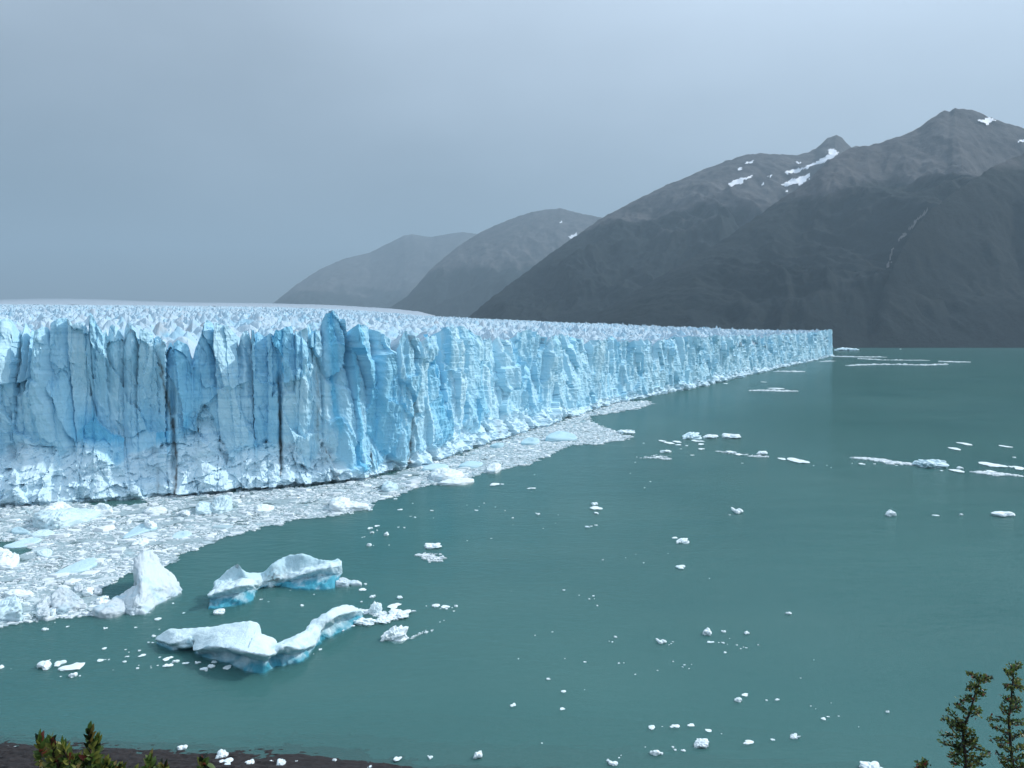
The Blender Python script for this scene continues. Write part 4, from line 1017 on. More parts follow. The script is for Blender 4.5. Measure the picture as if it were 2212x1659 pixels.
# larger pieces frozen into the belt
KA = crop(0, 2000, 600/2212); KB = crop(400, 1950, 800/2212)
BELT = [
 (KA, [(540,300),(680,318),(830,318),(1000,265),(1250,200),(1420,150),(1400,110),(1200,60),(800,90),(640,130),(520,170),(500,240)], 2.2, M_BERG, 'long tilted iceberg block with a fluted blue end, beached in the brash ice', 'small_iceberg', 0.05),
 (KA, [(620,120),(850,110),(1090,80),(1000,20),(900,0),(740,50)], 1.6, M_SNOWICE, 'white snow-covered hump behind the fluted blue ice block', 'ice_block', -0.2),
 (KA, [(1280,130),(1500,110),(1630,95),(1580,50),(1460,10),(1340,50)], 1.5, M_SNOWICE, 'white snow-covered hump at the right end of the fluted ice block', 'ice_block', -0.2),
 (KA, [(780,980),(960,970),(1200,930),(1390,840),(1410,770),(1350,735),(1230,760),(1000,860)], 0.5, M_BERG, 'smooth pale blue leaf-shaped ice slab in the middle of the brash ice', 'ice_slab', 0.25),
 (KA, [(820,1540),(1010,1515),(1150,1480),(1250,1455),(1190,1380),(1090,1290),(1010,1215),(900,1190),(830,1220),(760,1320),(750,1450)], 0.9, M_GREYBERG, 'broad grey triangular ice slab at the near edge of the brash ice', 'ice_slab', 0.0),
 (KA, [(535,1500),(650,1500),(745,1450),(735,1335),(650,1360),(580,1420)], 0.8, M_GREYBERG, 'grey wedge of ice left of the broad grey triangular slab', 'ice_slab', 0.0),
 (KA, [(530,1580),(600,1620),(690,1605),(725,1570),(690,1515),(580,1505)], 0.8, M_GREYBERG, 'rounded grey ice boulder at the near edge of the brash ice', 'ice_block', 0.0),
 (KA, [(700,1540),(760,1575),(808,1550),(800,1505),(740,1488)], 0.7, M_SNOWICE, 'small round white ice boulder right of the rounded grey one', 'ice_block', 0.0),
 (KA, [(1200,1245),(1260,1278),(1340,1265),(1360,1190),(1270,1195)], 0.6, M_SNOWICE, 'oval white ice block in the dark gap beside the grey iceberg peak', 'ice_block', 0.0),
 (KA, [(1370,1255),(1440,1262),(1478,1240),(1455,1190),(1385,1200)], 0.55, M_GREYBERG, 'squarish white ice block right of the oval one in the dark gap', 'ice_block', 0.0),
 (KA, [(1385,1405),(1440,1425),(1490,1395),(1470,1350),(1410,1345)], 0.6, M_SNOWICE, 'round white ice block near the grey foot of the iceberg peak', 'ice_block', 0.0),
 (KA, [(1470,1350),(1540,1345),(1585,1325),(1530,1300),(1480,1310)], 0.45, M_SNOWICE, 'flat-topped white ice block near the grey foot of the iceberg peak', 'ice_block', 0.0),
 (KA, [(1480,1410),(1600,1410),(1660,1375),(1560,1350),(1490,1370)], 0.35, M_SNOWICE, 'thin white floe leaning on the grey iceberg foot', 'ice_slab', 0.0),
 (KA, [(1080,1210),(1150,1225),(1205,1200),(1190,1150),(1110,1140)], 0.5, M_GREYBERG, 'pale grey ice block behind the oval white one', 'ice_block', 0.0),
 (KA, [(-80,1650),(120,1640),(300,1640),(315,1540),(260,1420),(200,1360),(60,1400),(-60,1450)], 1.6, M_BERG, 'pale blue broken iceberg at the left edge of the near brash ice', 'small_iceberg', 0.1),
 (KA, [(-60,880),(100,900),(230,860),(280,750),(180,690),(60,640),(-60,650)], 1.2, M_SNOWICE, 'white crumbly ice mound at the left edge of the brash ice', 'ice_block', -0.1),
 (KA, [(50,575),(200,590),(400,560),(600,480),(540,450),(380,470),(210,520)], 0.5, M_BERG, 'smooth grey-blue ice slab beside the dark gap at the left edge', 'ice_slab', 0.2),
 (KA, [(170,370),(300,390),(440,385),(350,340),(280,310),(200,310)], 0.7, M_BERG, 'blue ice slab with a white rim at the left of the brash ice', 'ice_slab', 0.3),
 (KA, [(440,420),(600,430),(780,390),(740,340),(620,320),(500,370)], 0.4, M_BERG, 'pale flat ice slab in front of the fluted ice block', 'ice_slab', 0.05),
 (KA, [(80,1290),(240,1310),(430,1280),(440,1240),(280,1225),(120,1240)], 0.6, M_SNOWICE, 'long white ice floe above the pale blue broken iceberg', 'ice_slab', -0.1),
 (KA, [(560,690),(640,730),(730,700),(750,640),(640,620),(540,650)], 0.45, M_BERG, 'grey kite-shaped ice slab in the left brash ice', 'ice_slab', 0.0),
 (KB, [(230,470),(340,450),(480,405),(600,370),(560,330),(480,320),(400,335)], 0.5, M_BERG, 'smooth blue ice slab with a white knob on its far end', 'ice_slab', 0.3),
 (KB, [(470,345),(520,385),(560,380),(600,350),(550,320),(500,290),(480,300)], 1.2, M_SNOWICE, 'white knob of ice on the far end of a smooth blue slab', 'ice_block', 0.0),
 (KB, [(1030,205),(1120,215),(1200,195),(1180,120),(1100,110),(1040,150)], 1.3, M_BERG, 'pale blue crumbled ice mound in the brash ice below the ice cliff', 'ice_block', 0.1),
 (KB, [(1210,195),(1320,195),(1415,160),(1400,90),(1320,70),(1220,110)], 1.8, M_BERG, 'tall pale blue ice mound right of the crumbled one', 'ice_block', 0.1),
 (KB, [(470,200),(580,215),(700,190),(680,160),(600,150),(500,165)], 0.9, M_SNOWICE, 'white ice lump in the brash ice left of the blue mounds', 'ice_block', 0.0),
 (KB, [(870,225),(930,235),(960,210),(930,190),(880,195)], 0.9, M_SNOWICE, 'small round white ice lump left of the blue mounds', 'ice_block', 0.0),
 (KB, [(1680,190),(1780,190),(1880,150),(1800,125),(1700,130)], 0.8, M_SNOWICE, 'white pointed ice slab in the brash ice near its open edge', 'ice_block', 0.0),
 (KB, [(770,470),(880,475),(980,430),(930,400),(820,410)], 0.35, M_BERG, 'flat pale blue ice slab in the brash ice near the grey iceberg peak', 'ice_slab', 0.2),
 (KB, [(330,570),(430,560),(510,520),(480,490),(400,500),(350,530)], 0.7, M_SNOWICE, 'white ice block behind the grey iceberg peak', 'ice_block', 0.0),
 (V2, [(0,350),(80,370),(160,360),(310,345),(320,320),(230,310),(160,290),(100,275),(20,300)], 1.5, M_SNOWICE, 'row of white ice lumps on the open edge of the brash ice', 'ice_block', 0.0),
 (V2, [(890,85),(1000,100),(1100,90),(1160,60),(1080,40),(950,25),(890,45)], 1.6, M_SNOWICE, 'white rubbly ice lump near a notch in the brash ice edge', 'ice_block', 0.0),
 (V2, [(950,125),(1080,138),(1220,118),(1235,95),(1120,92),(1000,105)], 0.9, M_SNOWICE, 'white rubbly ice bar on the notch of the brash ice edge', 'ice_block', 0.0),
 (V2, [(450,180),(520,190),(590,160),(540,120),(490,115)], 1.2, M_BERG, 'pale blue ice lump in the middle brash ice', 'ice_block', 0.1),
]
K2 = crop(1200, 1100, 1344/2212)
BELT += [
 (K2, [(1560,1050),(1680,1050),(1760,1040),(1740,1020),(1640,1010)], 2.0, M_BERG, 'smooth pale blue ice slab in the far part of the brash ice', 'ice_slab', 0.35),
 (K2, [(1400,1070),(1480,1075),(1520,1060),(1450,1045)], 1.6, M_BERG, 'blue ice slab next to the far cliff foot in the brash ice', 'ice_slab', 0.3),
 (K2, [(1200,1090),(1260,1092),(1290,1080),(1240,1068)], 1.2, M_BERG, 'small blue ice slab hugging the cliff foot', 'ice_slab', 0.35),
 (K2, [(1000,1230),(1120,1220),(1150,1195),(1060,1190)], 1.2, M_BERG, 'blue ice slab in the brash ice below the stained ice cliff', 'ice_slab', 0.3),
 (K2, [(760,1240),(880,1235),(930,1215),(830,1210)], 1.0, M_BERG, 'pale ice slab in the brash ice just under the dirty crack', 'ice_slab', 0.2),
 (K2, [(1180,1250),(1240,1255),(1270,1225),(1210,1215)], 1.4, M_SNOWICE, 'white ice lump at the open edge of the far brash ice', 'ice_block', 0.0),
 (K2, [(830,1300),(920,1310),(1020,1285),(960,1255),(870,1265)], 1.6, M_SNOWICE, 'white ice heap where the brash ice edge steps back', 'ice_block', 0.0),
]
BELT_C, BELT_N = [], []
for i, (conv, ol, h, m_, lab, nm, bl_) in enumerate(BELT):
    o = slab(nm, ol, conv, None, m_, h, amp=(0.14 + 0.26*h)*(0.35 if bl_ > 0.15 else 1.0), scale=0.9 + 0.28*h, seed=20 + i*1.7, blue=bl_, tilt=0.35 if h > 1 else 0.2, dirtf=GD(i) if m_ is M_GREYBERG else None)
    tag(o, lab, {'small_iceberg': 'iceberg', 'ice_block': 'ice block', 'ice_slab': 'ice slab'}[nm], 'larger ice pieces in the brash ice')
    P = np.array([at(*conv(a, b), 0)[:2] for a, b in ol]); BELT_C.append((P.mean(0), 0.55*np.linalg.norm(P-P.mean(0), axis=1).max())); BELT_N.append(re.split(' (?:in|at|behind|beside|below|near|with|right|left|on|above|where|just|next|hugging|leaning|between|and|beached),? ', lab)[0].rstrip(','))

def floe_geo(x, y, r, rs, z0=0.0, hscale=1.0):
    n = rs.randint(5, 8)
    an = np.sort(rs.uniform(0, 2*np.pi, n) * 0.25 + np.arange(n)*2*np.pi/n)
    el = rs.uniform(1.0, 1.9); th = rs.uniform(-0.5, 0.9)
    ra = r*rs.uniform(0.7, 1.05, n)
    lx, ly = np.cos(an)*ra*el**0.5, np.sin(an)*ra/el**0.5
    X = x + lx*np.cos(th) - ly*np.sin(th); Y_ = y + lx*np.sin(th) + ly*np.cos(th)
    h = (0.05 + 0.22*r*rs.uniform(0.25, 1.2)**1.5)*hscale
    tl = rs.uniform(-0.3, 0.3, 2)
    zt_ = z0 + h*(1 + tl[0]*np.cos(an) + tl[1]*np.sin(an))
    k = 0.82
    lo = np.stack([X, Y_, np.full(n, z0-0.12)], 1); hi = np.stack([x + (X-x)*k, y + (Y_-y)*k, zt_], 1)
    apex = np.array([[x + rs.uniform(-.3, .3)*r, y + rs.uniform(-.3, .3)*r, z0 + h*rs.uniform(1.0, 1.7)]])
    Vv = np.vstack([lo, hi, apex])
    i = np.arange(n); j = (i+1) % n
    T3 = np.vstack([np.stack([i, j, j+n], 1), np.stack([i, j+n, i+n], 1), np.stack([i+n, j+n, 0*i + 2*n], 1)])
    return Vv, T3
grid_h = {}
def free(x, y, r):
    c = 4.0
    gx, gy = int(x//c), int(y//c)
    for a in (gx-1, gx, gx+1):
        for b in (gy-1, gy, gy+1):
            for (p, q_, s_) in grid_h.get((a, b), ()):
                if (x-p)**2 + ((y-q_)*1.25)**2 < (0.80*(r+s_))**2: return False
    return True
floes = []
X0, X1, Y0, Y1 = -190, 120, 135, 660
for r_lo, r_hi, tries in ((2.0, 3.2, 700), (1.2, 2.0, 5000), (0.75, 1.2, 26000), (0.42, 0.75, 75000), (0.26, 0.42, 60000), (0.17, 0.26, 60000)):
    near_only = r_hi < 0.8
    yy1 = 225 if r_hi < 0.3 else 330 if r_hi <= 0.5 else (430 if near_only else Y1)
    xs = nr.uniform(X0, X1, tries); ys = Y0 + (yy1-Y0)*nr.uniform(0, 1, tries)**1.25
    ok = in_pack(xs, ys)
    dens = fbm(xs/14.0, ys/9.0, 2.7, 3)
    for x, y, d in zip(xs[ok], ys[ok], dens[ok]):
        if d < -0.52: continue
        r = nr.uniform(r_lo, r_hi)
        if any((x-c[0])**2 + (y-c[1])**2 < rr*rr for c, rr in BELT_C): continue
        if free(x, y, r):
            grid_h.setdefault((int(x//4), int(y//4)), []).append((x, y, r)); floes.append((x, y, r))
fx_, fy_ = nr.uniform(0, 125, 30000), nr.uniform(370, 640, 30000)
ok = in_pack(fx_, fy_)
for x, y in zip(fx_[ok], fy_[ok]):
    r = nr.uniform(0.6, 2.0)
    if free(x, y, r):
        grid_h.setdefault((int(x//4), int(y//4)), []).append((x, y, r)); floes.append((x, y, r))
print('floes', len(floes))
floes.sort(key=lambda f: -f[2]/f[1])
rs = np.random.RandomState(8)
def belt_zone(x, y):
    a, b = to_px(x, y)
    if b > 1230: return 'in brash ice left of the grey peak'
    if a < 330: return 'in brash ice below the left cliff'
    if a < 740: return 'in brash ice behind the grey peak'
    return 'in the narrow brash strip'
kept = 0
av, af, atn, base_i = [], [], [], 0
for x, y, r in floes:
    Vv, T3 = floe_geo(x, y, r, rs)
    tint = float(np.clip(rs.beta(2.4, 1.2) + 0.12*pn(x/12, y/12, 3.0), 0, 1))
    a, b = to_px(x, y)
    if kept < 300 and -10 < a < 2212:
        o = mesh_np('ice_floe', Vv - np.array([x, y, 0]), T3, M_FLOE, None, {'tint': np.full(len(Vv), tint)})
        o.location = (x, y, 0)
        shade = 'bright white' if tint > 0.72 else 'pale grey' if tint > 0.4 else 'dull grey-blue'
        bd = [math.hypot(x-c[0], y-c[1]) for c, _ in BELT_C]; bi = int(np.argmin(bd)); bc = BELT_C[bi][0]
        side = ('left of' if x < bc[0] else 'right of') if abs(x-bc[0]) > abs(y-bc[1]) else ('in front of' if y < bc[1] else 'behind')
        size = 'large' if r > 2 else 'medium' if r > 1.2 else 'small'
        tag(o, '%s %s ice floe %s the %s' % (size, shade, side, BELT_N[bi]), 'ice floe', '%s floes %s' % (shade, belt_zone(x, y)))
        kept += 1
    else:
        av.append(Vv); af.append(T3 + base_i); atn.append(np.full(len(Vv), tint)); base_i += len(Vv)
same = {}
for o in COL.objects:
    if o.name.startswith('ice_floe') and 'floes in' in o.get('group', '') and not o['label'].startswith('flat'): same.setdefault(o['label'], []).append(o)
for lab, lst in same.items():
    if len(lst) > 1 and len(lab.split()) <= 12:
        for i, o in enumerate(sorted(lst, key=lambda q_: to_px(q_.location.x, q_.location.y)[0])):
            o['label'] = lab + (', leftmost of its like' if i == 0 else ', %s from left' % ORD[i])
o = mesh_np('brash_ice', np.vstack(av), np.vstack(af), M_FLOE, None, {'tint': np.concatenate(atn)})
tag(o, 'dense belt of small broken ice bits floating under the ice cliff', 'brash ice', kind='stuff')

print('T %.1f' % (time.time()-_T0))
# ragged rafts of slush and floes out on the lake
def raft(conv, line, width, n, rmin, rmax, label, name='slush_raft'):
    pts = np.array([at(*conv(a, b), 0)[:2] for a, b in line])
    seg = np.concatenate([[0], np.cumsum(np.linalg.norm(np.diff(pts, axis=0), axis=1))])
    V_, F_, T_, k0 = [], [], [], 0
    for i in range(n):
        s = rs.uniform(0, seg[-1]); x = np.interp(s, seg, pts[:, 0]); y = np.interp(s, seg, pts[:, 1])
        taper = math.sin(math.pi*min(max(s/seg[-1], 0.08), 0.92))
        x += rs.normal()*width*0.3; y += rs.normal()*width*0.5*taper
        Vv, T3 = floe_geo(x, y, rs.uniform(rmin, rmax), rs, 0.0, 1.0)
        V_.append(Vv); F_.append(T3 + k0); k0 += len(Vv); T_.append(np.full(len(Vv), rs.uniform(0.45, 1)))
    o = mesh_np(name, np.vstack(V_), np.vstack(F_), M_FLOE, None, {'tint': np.concatenate(T_)})
    return tag(o, label, 'ice raft', 'rafts of slush on the lake', kind='stuff')
raft(V6, [(760,1002),(900,1015),(1050,1040),(1290,1060)], 5.0, 420, 0.3, 1.3, 'long grey slush raft trailing left from the lumpy iceberg at right')
raft(V6, [(1790,1125),(1950,1140),(2120,1152)], 4.0, 200, 0.3, 1.2, 'pale slush raft at the right edge of the lake')
raft(V6, [(545,118),(700,122),(850,124),(955,124)], 26, 240, 1.2, 5.0, 'thin white ice strip at the far end of the ice cliff')
raft(V6, [(790,138),(950,148),(1160,151),(1370,153)], 16, 220, 1.0, 4.0, 'thin broken white ice strip on the far lake')
raft(V6, [(1480,162),(1600,166),(1715,168)], 16, 120, 1.2, 5.0, 'short white ice strip furthest right on the far lake')
raft(V6, [(700,198),(900,188),(1150,189),(1300,194),(1520,188)], 16, 380, 1.2, 4.5, 'longest white ice strip on the far lake beyond the cliff end')
raft(V6, [(100,250),(180,250),(265,251)], 14, 100, 1.0, 3.5, 'small white ice strip beside the foot of the far cliff')
raft(V6, [(440,165),(500,160),(530,158)], 16, 60, 1.0, 3.5, 'white ice bits gathered at the corner of the far cliff')
raft(V7, [(1250,85),(1400,82),(1500,86),(1615,90)], 10, 240, 0.6, 2.4, 'grey-white slush strip off the foot of the far cliff')
raft(V7, [(330,670),(420,660),(500,680)], 6, 90, 0.25, 0.8, 'thin scatter of slush below the brash ice tip')
raft(V7, [(1220,655),(1290,656),(1370,660)], 4, 70, 0.25, 0.8, 'thin slush strip under a lumpy white floe in mid lake')
raft(V7, [(950,612),(1100,632),(1200,645)], 3, 60, 0.2, 0.7, 'thin slush trail along the line of floes in mid lake')
raft(V2, [(775,740),(860,750),(960,770)], 2.6, 170, 0.12, 0.55, 'round patch of ice rubble below the wedge-shaped small iceberg')
raft(V2, [(820,770),(870,790),(960,795)], 1.2, 60, 0.12, 0.5, 'lower fringe of rubble below the wedge-shaped small iceberg')
raft(V2, [(250,1220),(400,1250),(560,1290),(680,1230)], 1.6, 240, 0.12, 0.6, 'jumble of ice rubble off the tip of the S-shaped iceberg')
raft(V2, [(250,1310),(400,1320),(560,1300)], 1.0, 120, 0.12, 0.5, 'rubble fringe in front of the S-shaped iceberg tip')
raft(V2, [(700,1470),(780,1430),(900,1395)], 0.7, 50, 0.06, 0.2, 'fine trail of ice crumbs right of the crushed heap')
raft(KA, [(870,1570),(1000,1590),(1150,1530),(1290,1530)], 1.0, 90, 0.15, 0.5, 'fringe of small bits under the broad grey slab')

print('T %.1f' % (time.time()-_T0))
# ------------------------------------------------------------------ shore and hillside under the viewpoint
def shore_y(x): return np.interp(x, [-200, -68, -50, -38, -28, -20, -10, 10, 40, 200], [104, 99.9, 98.6, 97.6, 97.4, 96.7, 95.8, 95.0, 91, 80]) + 0.25*fbm(x/3.5, 0*x, 5.0, 3)
gx = np.concatenate([np.linspace(-200, -75, 40), np.linspace(-74.6, 22, 330), np.linspace(25, 200, 40)])
gy = np.concatenate([np.linspace(-40, 85, 70), np.linspace(86, 112, 130)])
GX, GY = np.meshgrid(gx, gy, indexing='ij')
sh = shore_y(GX)
dd = sh - GY
up_ = 0.16*dd + 0.35*np.maximum(dd-4, 0)
top_ = 53.2 - 0.45*np.maximum(GY-1.5, 0)
zz = np.where(dd > 0, np.minimum(np.minimum(up_ + 0.0065*np.maximum(dd-6, 0)**2, 53.2), 53.2 - 0.60*np.maximum(GY-1.2, 0) + 0.0*GY), (0.15 - 0.085*sstep(-45, -10, GX))*dd)
zz = np.where(dd > 0, np.maximum(zz, np.minimum(up_, 1.2)), zz)
near_sh = sstep(20, 8, np.abs(dd)) if False else (1 - sstep(8, 20, np.abs(dd)))
zz = zz + near_sh*(0.22*(ridged(GX/5.0, GY/1.2, 3.0, 4, 0.55) - 0.9) + 0.10*fbm(GX/0.7, GY/0.4, 2.0, 2))*np.clip(np.abs(dd) + 0.4, 0, 1)*np.where(GX > -30, 0.5, 1.0)
zz = zz - 0.35*sstep(-30, -8, GX)*(np.abs(dd) < 30)
shore = mesh_np('rocky_shore', np.stack([GX, GY, zz], -1).reshape(-1, 3), grid_faces(len(gx), len(gy)), M_ROCK)
tag(shore, kind='structure')
# ice stranded on the rock
K9 = crop(700, 2850, 1250/2212)
for i, (a, b, w, h, lab) in enumerate([
    (325, 290, 125, 52, 'large flat-topped white ice block stranded on the dark rock'),
    (312, 240, 75, 48, 'pointed ice chunk behind the large stranded block at the water edge'),
    (507, 288, 68, 50, 'rounded white ice block on the dark rock, second large one from left'),
    (718, 292, 76, 58, 'cube-like white ice block on the dark rock'),
    (655, 276, 36, 26, 'small white ice lump left of the cube-like block'),
    (455, 291, 34, 12, 'thin white ice splinter left of the rounded block on the rock'),
    (826, 270, 24, 18, 'small white ice lump right of the cube-like block'),
    (831, 303, 38, 24, 'white ice lump on the rock at the bottom edge'),
    (868, 296, 18, 9, 'tiny white ice crumb on the dark rock'),
    (1096, 256, 32, 18, 'tilted white ice lump on the dark wet ledge'),
    (1527, 246, 60, 22, 'ice lump in the dark shallows right of the rock'),
    (1332, 308, 50, 14, 'white ice lump at the bottom edge on the dark ledge')]):
    big_chunk(K9, a, b, w, h, lab, mesh=CH[i % len(CH)], seed=i, z=0.10, name='ice_block', depth=0.8, group='ice blocks on the rocky shore', rot=rnd.uniform(0, 6))

# ------------------------------------------------------------------ shrubs at the viewpoint
def leaf_mesh(w, fold, curl, material):
    n = 5
    vs, fs = [], []
    for i in range(n+1):
        t = i/n; hw = w*math.sin(math.pi*min(1, t*0.97 + 0.03)**0.8)*0.5 + 0.002
        z = curl*t*t
        vs += [(-hw, t, z + fold*hw), (0, t, z), (hw, t, z + fold*hw)]
    for i in range(n):
        a = i*3
        fs += [(a, a+1, a+4, a+3), (a+1, a+2, a+5, a+4)]
    me = bpy.data.meshes.new('leaf'); me.from_pydata(vs, [], fs)
    me.polygons.foreach_set('use_smooth', np.ones(len(me.polygons), bool))
    me.materials.append(material); return me
LV = [[leaf_mesh(w, f, c, m_) for w, f, c in ((0.46, 0.3, 0.15), (0.54, 0.15, -0.15), (0.40, 0.5, 0.3))] for m_ in LEAFM]
def tube(bm, pts, r0, r1, n=6):
    prev = None
    for i, p in enumerate(pts):
        t = i/max(1, len(pts)-1); r = r0 + (r1-r0)*t
        d = (Vector(pts[min(i+1, len(pts)-1)]) - Vector(pts[max(i-1, 0)])).normalized()
        a = d.orthogonal().normalized(); b = d.cross(a)
        ring = [bm.verts.new(Vector(p) + (a*math.cos(k*2*math.pi/n) + b*math.sin(k*2*math.pi/n))*r) for k in range(n)]
        if prev:
            for k in range(n): bm.faces.new((prev[k], prev[(k+1) % n], ring[(k+1) % n], ring[k]))
        prev = ring
def bm_obj(name, bm, material, parent):
    me = bpy.data.meshes.new(name); bm.to_mesh(me); bm.free()
    o = link_mesh(name, me, material, parent)
    if parent: o.matrix_parent_inverse = Matrix.Translation(-parent.location)
    return o
def leaf_matrix(p, d, up, size):
    y = Vector(d).normalized(); x = y.cross(Vector(up)); x = x.normalized() if x.length > 1e-4 else Vector((1, 0, 0)); z = x.cross(y)
    return Matrix.Translation(p) @ Matrix((x, y, z)).transposed().to_4x4() @ Matrix.Scale(size, 4)
def put_leaf(root, p, d, size, mi, stem):
    me = rnd.choice(LV[mi])
    o = bpy.data.objects.new('leaf', me); COL.objects.link(o); o.parent = stem
    up = Vector((rnd.uniform(-.6, .6), rnd.uniform(-1.0, 0.2), rnd.uniform(0.1, 1)))
    o.matrix_basis = leaf_matrix(Vector(p), d, up, size)
    return o
def pick():
    r = rnd.random(); return 0 if r < 0.40 else 1 if r < 0.68 else 4 if r < 0.86 else 2 if r < 0.94 else 3
def broad_shrub(stems, y, label, nl, leaf=0.030):
    base = at_y(stems[0][0][0], 1830, y)
    root = empty('shrub', (float(base[0]), float(base[1]), 52.9)); tag(root, label, 'shrub', 'leafy shrubs in front of the viewpoint at left')
    for st in stems:
        pts = [Vector(at_y(a, b, y + dy)) for a, b, dy in st]
        pts = [Vector((pts[0].x, pts[0].y, 52.9))] + pts
        P = resample(np.array([p[:] for p in pts]), 6)
        bm = bmesh.new(); tube(bm, P, 0.005, 0.0022); stem_o = bm_obj('stem', bm, M_STEM, root)
        L = len(P)
        for k in range(nl):
            t = 1 - (k/nl)**1.1*0.6
            p = Vector(P[int(t*(L-1))]) + Vector((rnd.uniform(-1, 1), rnd.uniform(-1, 1), rnd.uniform(-1, 1)))*0.012*(k/nl); ax = Vector(P[min(L-1, int(t*(L-1))+1)]) - Vector(P[max(0, int(t*(L-1))-1)]); ax.normalize()
            an = k*2.4 + rnd.uniform(-.5, .5); s_ = ax.orthogonal().normalized(); b_ = ax.cross(s_)
            sp = 0.35 + 1.0*(k/nl)
            d = ax*(1.0 - 0.55*k/nl) + (s_*math.cos(an) + b_*math.sin(an))*sp
            put_leaf(root, p, d, leaf*rnd.uniform(0.75, 1.15), pick(), stem_o)
    return root
broad_shrub([[(128,1700,0),(118,1650,0),(110,1596,-.02)], [(100,1690,.05),(92,1640,.04),(86,1596,.05)], [(150,1700,0),(150,1660,0),(136,1612,.0)], [(160,1710,.02),(156,1670,.02),(152,1640,.02)], [(120,1700,.06),(112,1660,.06),(104,1630,.06)], [(140,1720,.04),(134,1680,.04),(126,1640,.04)]], 2.1, 'leftmost green shrub tip with olive and reddish leaves over dark rock', 52)
broad_shrub([[(196,1700,0),(196,1640,0),(192,1576,0)], [(206,1700,.03),(206,1640,.03),(210,1596,.03)], [(175,1700,.03),(172,1670,.03),(170,1640,.03)], [(220,1710,.01),(222,1680,.01),(228,1650,.01)], [(190,1720,.04),(188,1680,.04),(184,1632,.04)], [(236,1720,.02),(238,1690,.02),(240,1664,.02)]], 2.15, 'tall green shrub tip right of the leftmost one, its top leaf upright', 52)
broad_shrub([[(326,1710,0),(326,1670,0),(324,1640,0)], [(345,1720,0),(352,1690,0),(356,1658,0)]], 2.1, 'low green shrub tip between the tall one and the red-tinged one', 34)
broad_shrub([[(443,1710,0),(441,1670,0),(440,1645,0)]], 2.1, 'small red-tinged shrub tip beside the stranded ice block', 30)
broad_shrub([[(250,1720,0),(252,1680,0),(262,1660,0)], [(280,1730,0),(285,1690,0),(290,1668,0)]], 2.1, 'dim low shrub tip at the bottom edge right of the tall one', 34)

def thorn_shrub(stem, sides, y, label, leaf=0.0135):
    base = at_y(stem[0][0], 1850, y)
    root = empty('shrub', (float(base[0]), float(base[1]), 52.6)); tag(root, label, 'shrub', 'dark thorny shrubs in the right corner')
    P = resample(np.array([at_y(a, b, y) for a, b in stem]), 6)
    P = np.vstack([[P[0][0], P[0][1], 52.6], P])
    bm = bmesh.new(); tube(bm, P, 0.007, 0.0018); stem_o = bm_obj('stem', bm, M_TWIG, root)
    def cluster(p, ax, n, acc):
        FV, FF, FM = acc
        for _ in range(n):
            d = Vector((rnd.uniform(-1, 1), rnd.uniform(-1, 1), rnd.uniform(-0.3, 1))) + ax*0.6
            me = LV[0][rnd.randrange(3)]
            M_ = leaf_matrix(p + Vector((rnd.uniform(-1, 1), rnd.uniform(-1, 1), rnd.uniform(-1, 1)))*0.011, d, (rnd.uniform(-1, 1), rnd.uniform(-1, 0), rnd.uniform(0.1, 1)), leaf*rnd.uniform(0.7, 1.25))
            mi = rnd.choices([4, 0, 1, 3, 2], [0.34, 0.40, 0.18, 0.04, 0.04])[0]
            k0 = len(FV)
            FV.extend([(M_ @ v.co)[:] for v in me.vertices])
            for q_ in me.polygons: FF.append([a + k0 for a in q_.vertices]); FM.append(mi)
    def foliage(acc, parent):
        me = bpy.data.meshes.new('foliage'); me.from_pydata(acc[0], [], acc[1])
        for m_ in LEAFM: me.materials.append(m_)
        me.polygons.foreach_set('material_index', acc[2])
        me.polygons.foreach_set('use_smooth', np.ones(len(acc[2]), bool))
        o = link_mesh('foliage', me, None, parent); o['kind'] = 'stuff'
    acc = ([], [], [])
    for i in range(3, len(P)):
        cluster(Vector(P[i]), Vector(P[i]-P[i-1]).normalized(), 3, acc)
    foliage(acc, stem_o)
    for pts in sides:
        Q = resample(np.array([at_y(a, b, y + dy) for a, b, dy in pts]), 5)
        bm = bmesh.new(); tube(bm, Q, 0.003, 0.0012, 5); br = bm_obj('branch', bm, M_TWIG, root)
        acc = ([], [], [])
        for j in range(1, len(Q)):
            cluster(Vector(Q[j]), Vector(Q[j]-Q[j-1]).normalized(), 7, acc)
        foliage(acc, br)
    return root
K7 = crop(3300, 2500, 732/2212)
def k7(l): return [K7(a, b) for a, b in l]
def k7d(l, s): return [(*K7(a, b), s*i*0.02) for i, (a, b) in enumerate(l)]
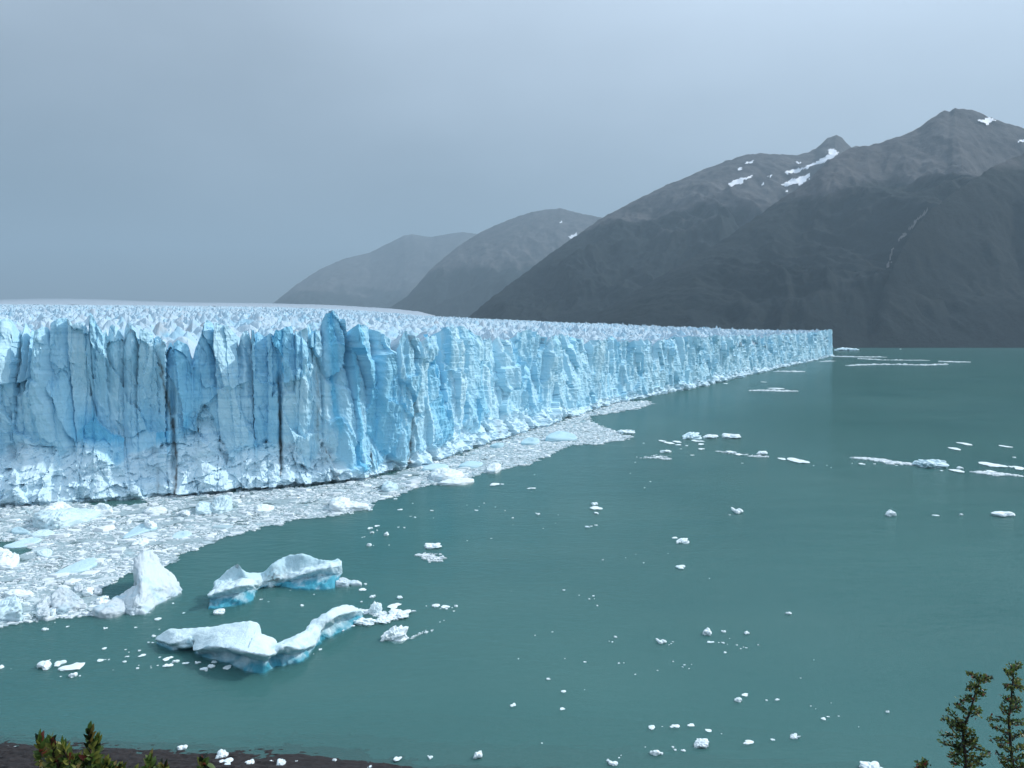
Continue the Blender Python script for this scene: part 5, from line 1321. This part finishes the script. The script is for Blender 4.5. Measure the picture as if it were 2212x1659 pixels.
thorn_shrub(k7([(1530,1800),(1520,1600),(1500,1350),(1490,1120),(1510,1060),(1570,920),(1610,770),(1650,650),(1680,560),(1690,470)]),
            [k7d(l, s) for l, s in [([(1690,550),(1750,520),(1800,520)], 1), ([(1680,560),(1620,500),(1560,470)], -1), ([(1660,640),(1600,600),(1560,640)], 1), ([(1650,660),(1700,680),(1720,720)], -1), ([(1600,800),(1540,760),(1450,790)], 1), ([(1570,900),(1640,880),(1650,950)], -1), ([(1560,940),(1480,900),(1430,850)], 1), ([(1510,1050),(1400,1000),(1310,890)], -1), ([(1500,1080),(1380,1060),(1270,1000)], 1), ([(1495,1130),(1400,1130),(1330,1060)], -1), ([(1495,1200),(1360,1200),(1220,1180)], 1), ([(1500,1220),(1560,1180),(1580,1140)], -1), ([(1500,1300),(1360,1310),(1240,1290)], 1), ([(1505,1300),(1600,1260),(1620,1220)], -1), ([(1510,1400),(1640,1340),(1770,1400)], 1), ([(1510,1420),(1620,1450),(1760,1440)], -1), ([(1505,1400),(1400,1420),(1350,1450)], 1), ([(1515,1500),(1420,1520),(1370,1530)], -1), ([(1515,1500),(1640,1500),(1690,1550)], 1), ([(1510,1350),(1430,1360),(1400,1300)], 0), ([(1510,1250),(1560,1290),(1640,1300)], 0), ([(1500,1180),(1450,1100),(1400,1080)], 0), ([(1520,1560),(1600,1580),(1660,1640)], 0)]],
            3.0, 'dense dark thorny shrub stem left of the thinner one')
thorn_shrub(k7([(2120,1800),(2090,1600),(2060,1400),(2040,1150),(2030,1000),(2050,850),(2070,650),(2085,500),(2085,420),(2050,370)]),
            [k7d(l, s) for l, s in [([(2085,430),(2120,380),(2150,355)], 1), ([(2080,480),(2040,450),(2010,440)], -1), ([(2075,560),(2130,560),(2140,550)], 1), ([(2070,640),(2020,620),(2000,620)], -1), ([(2070,640),(2140,620),(2190,650)], 1), ([(2050,800),(2010,770),(1990,750)], -1), ([(2055,800),(2110,790),(2140,790)], 1), ([(2040,950),(1990,910),(1970,860)], -1), ([(2040,920),(2110,880),(2150,880)], 1), ([(2030,1050),(1920,1010),(1800,1010)], -1), ([(2035,1060),(2120,1040),(2220,1060)], 1), ([(2035,1190),(1930,1130),(1840,1100)], -1), ([(2050,1240),(2130,1190),(2220,1190)], 1), ([(2040,1260),(1960,1260),(1860,1250)], -1), ([(2060,1400),(2000,1350),(1920,1310)], -1), ([(2070,1400),(2150,1340),(2230,1330)], 1), ([(2080,1480),(2000,1480),(1930,1440)], -1), ([(2090,1500),(2170,1460),(2240,1450)], 1), ([(2090,1580),(2010,1560),(1950,1500)], 0), ([(2100,1580),(2180,1560),(2240,1540)], 0)]],
            3.1, 'thin dark thorny shrub stem at the right edge')
thorn_shrub(k7([(1010,1800),(1010,1620),(1020,1490)]), [k7d([(1010,1560),(980,1540),(950,1560)], 1), k7d([(1010,1580),(1040,1550),(1050,1530)], -1)], 3.0, 'small dark shrub tip at the bottom edge left of the thorny stems', leaf=0.014)

print('T %.1f' % (time.time()-_T0))
# ------------------------------------------------------------------ haze
hz_v = [(-25000, -1800, -6), (25000, -1800, -6), (25000, 36500, -6), (-25000, 36500, -6), (-25000, -1800, 4200), (25000, -1800, 4200), (25000, 36500, 4200), (-25000, 36500, 4200)]
hz = mesh_np('haze', hz_v, [(0, 3, 2, 1), (4, 5, 6, 7), (0, 1, 5, 4), (1, 2, 6, 5), (2, 3, 7, 6), (3, 0, 4, 7)])
hm = bpy.data.materials.new('haze'); hm.use_nodes = True; ht = hm.node_tree; ht.nodes.clear()
pv_ = node(ht, 'ShaderNodeVolumePrincipled', {'Color': (0.58, 0.80, 0.97, 1), 'Density': 5.6e-5, 'Anisotropy': 0.1})
ot = node(ht, 'ShaderNodeOutputMaterial'); ht.links.new(pv_.outputs[0], ot.inputs['Volume'])
hz.data.materials.append(hm)
tag(hz, kind='stuff')
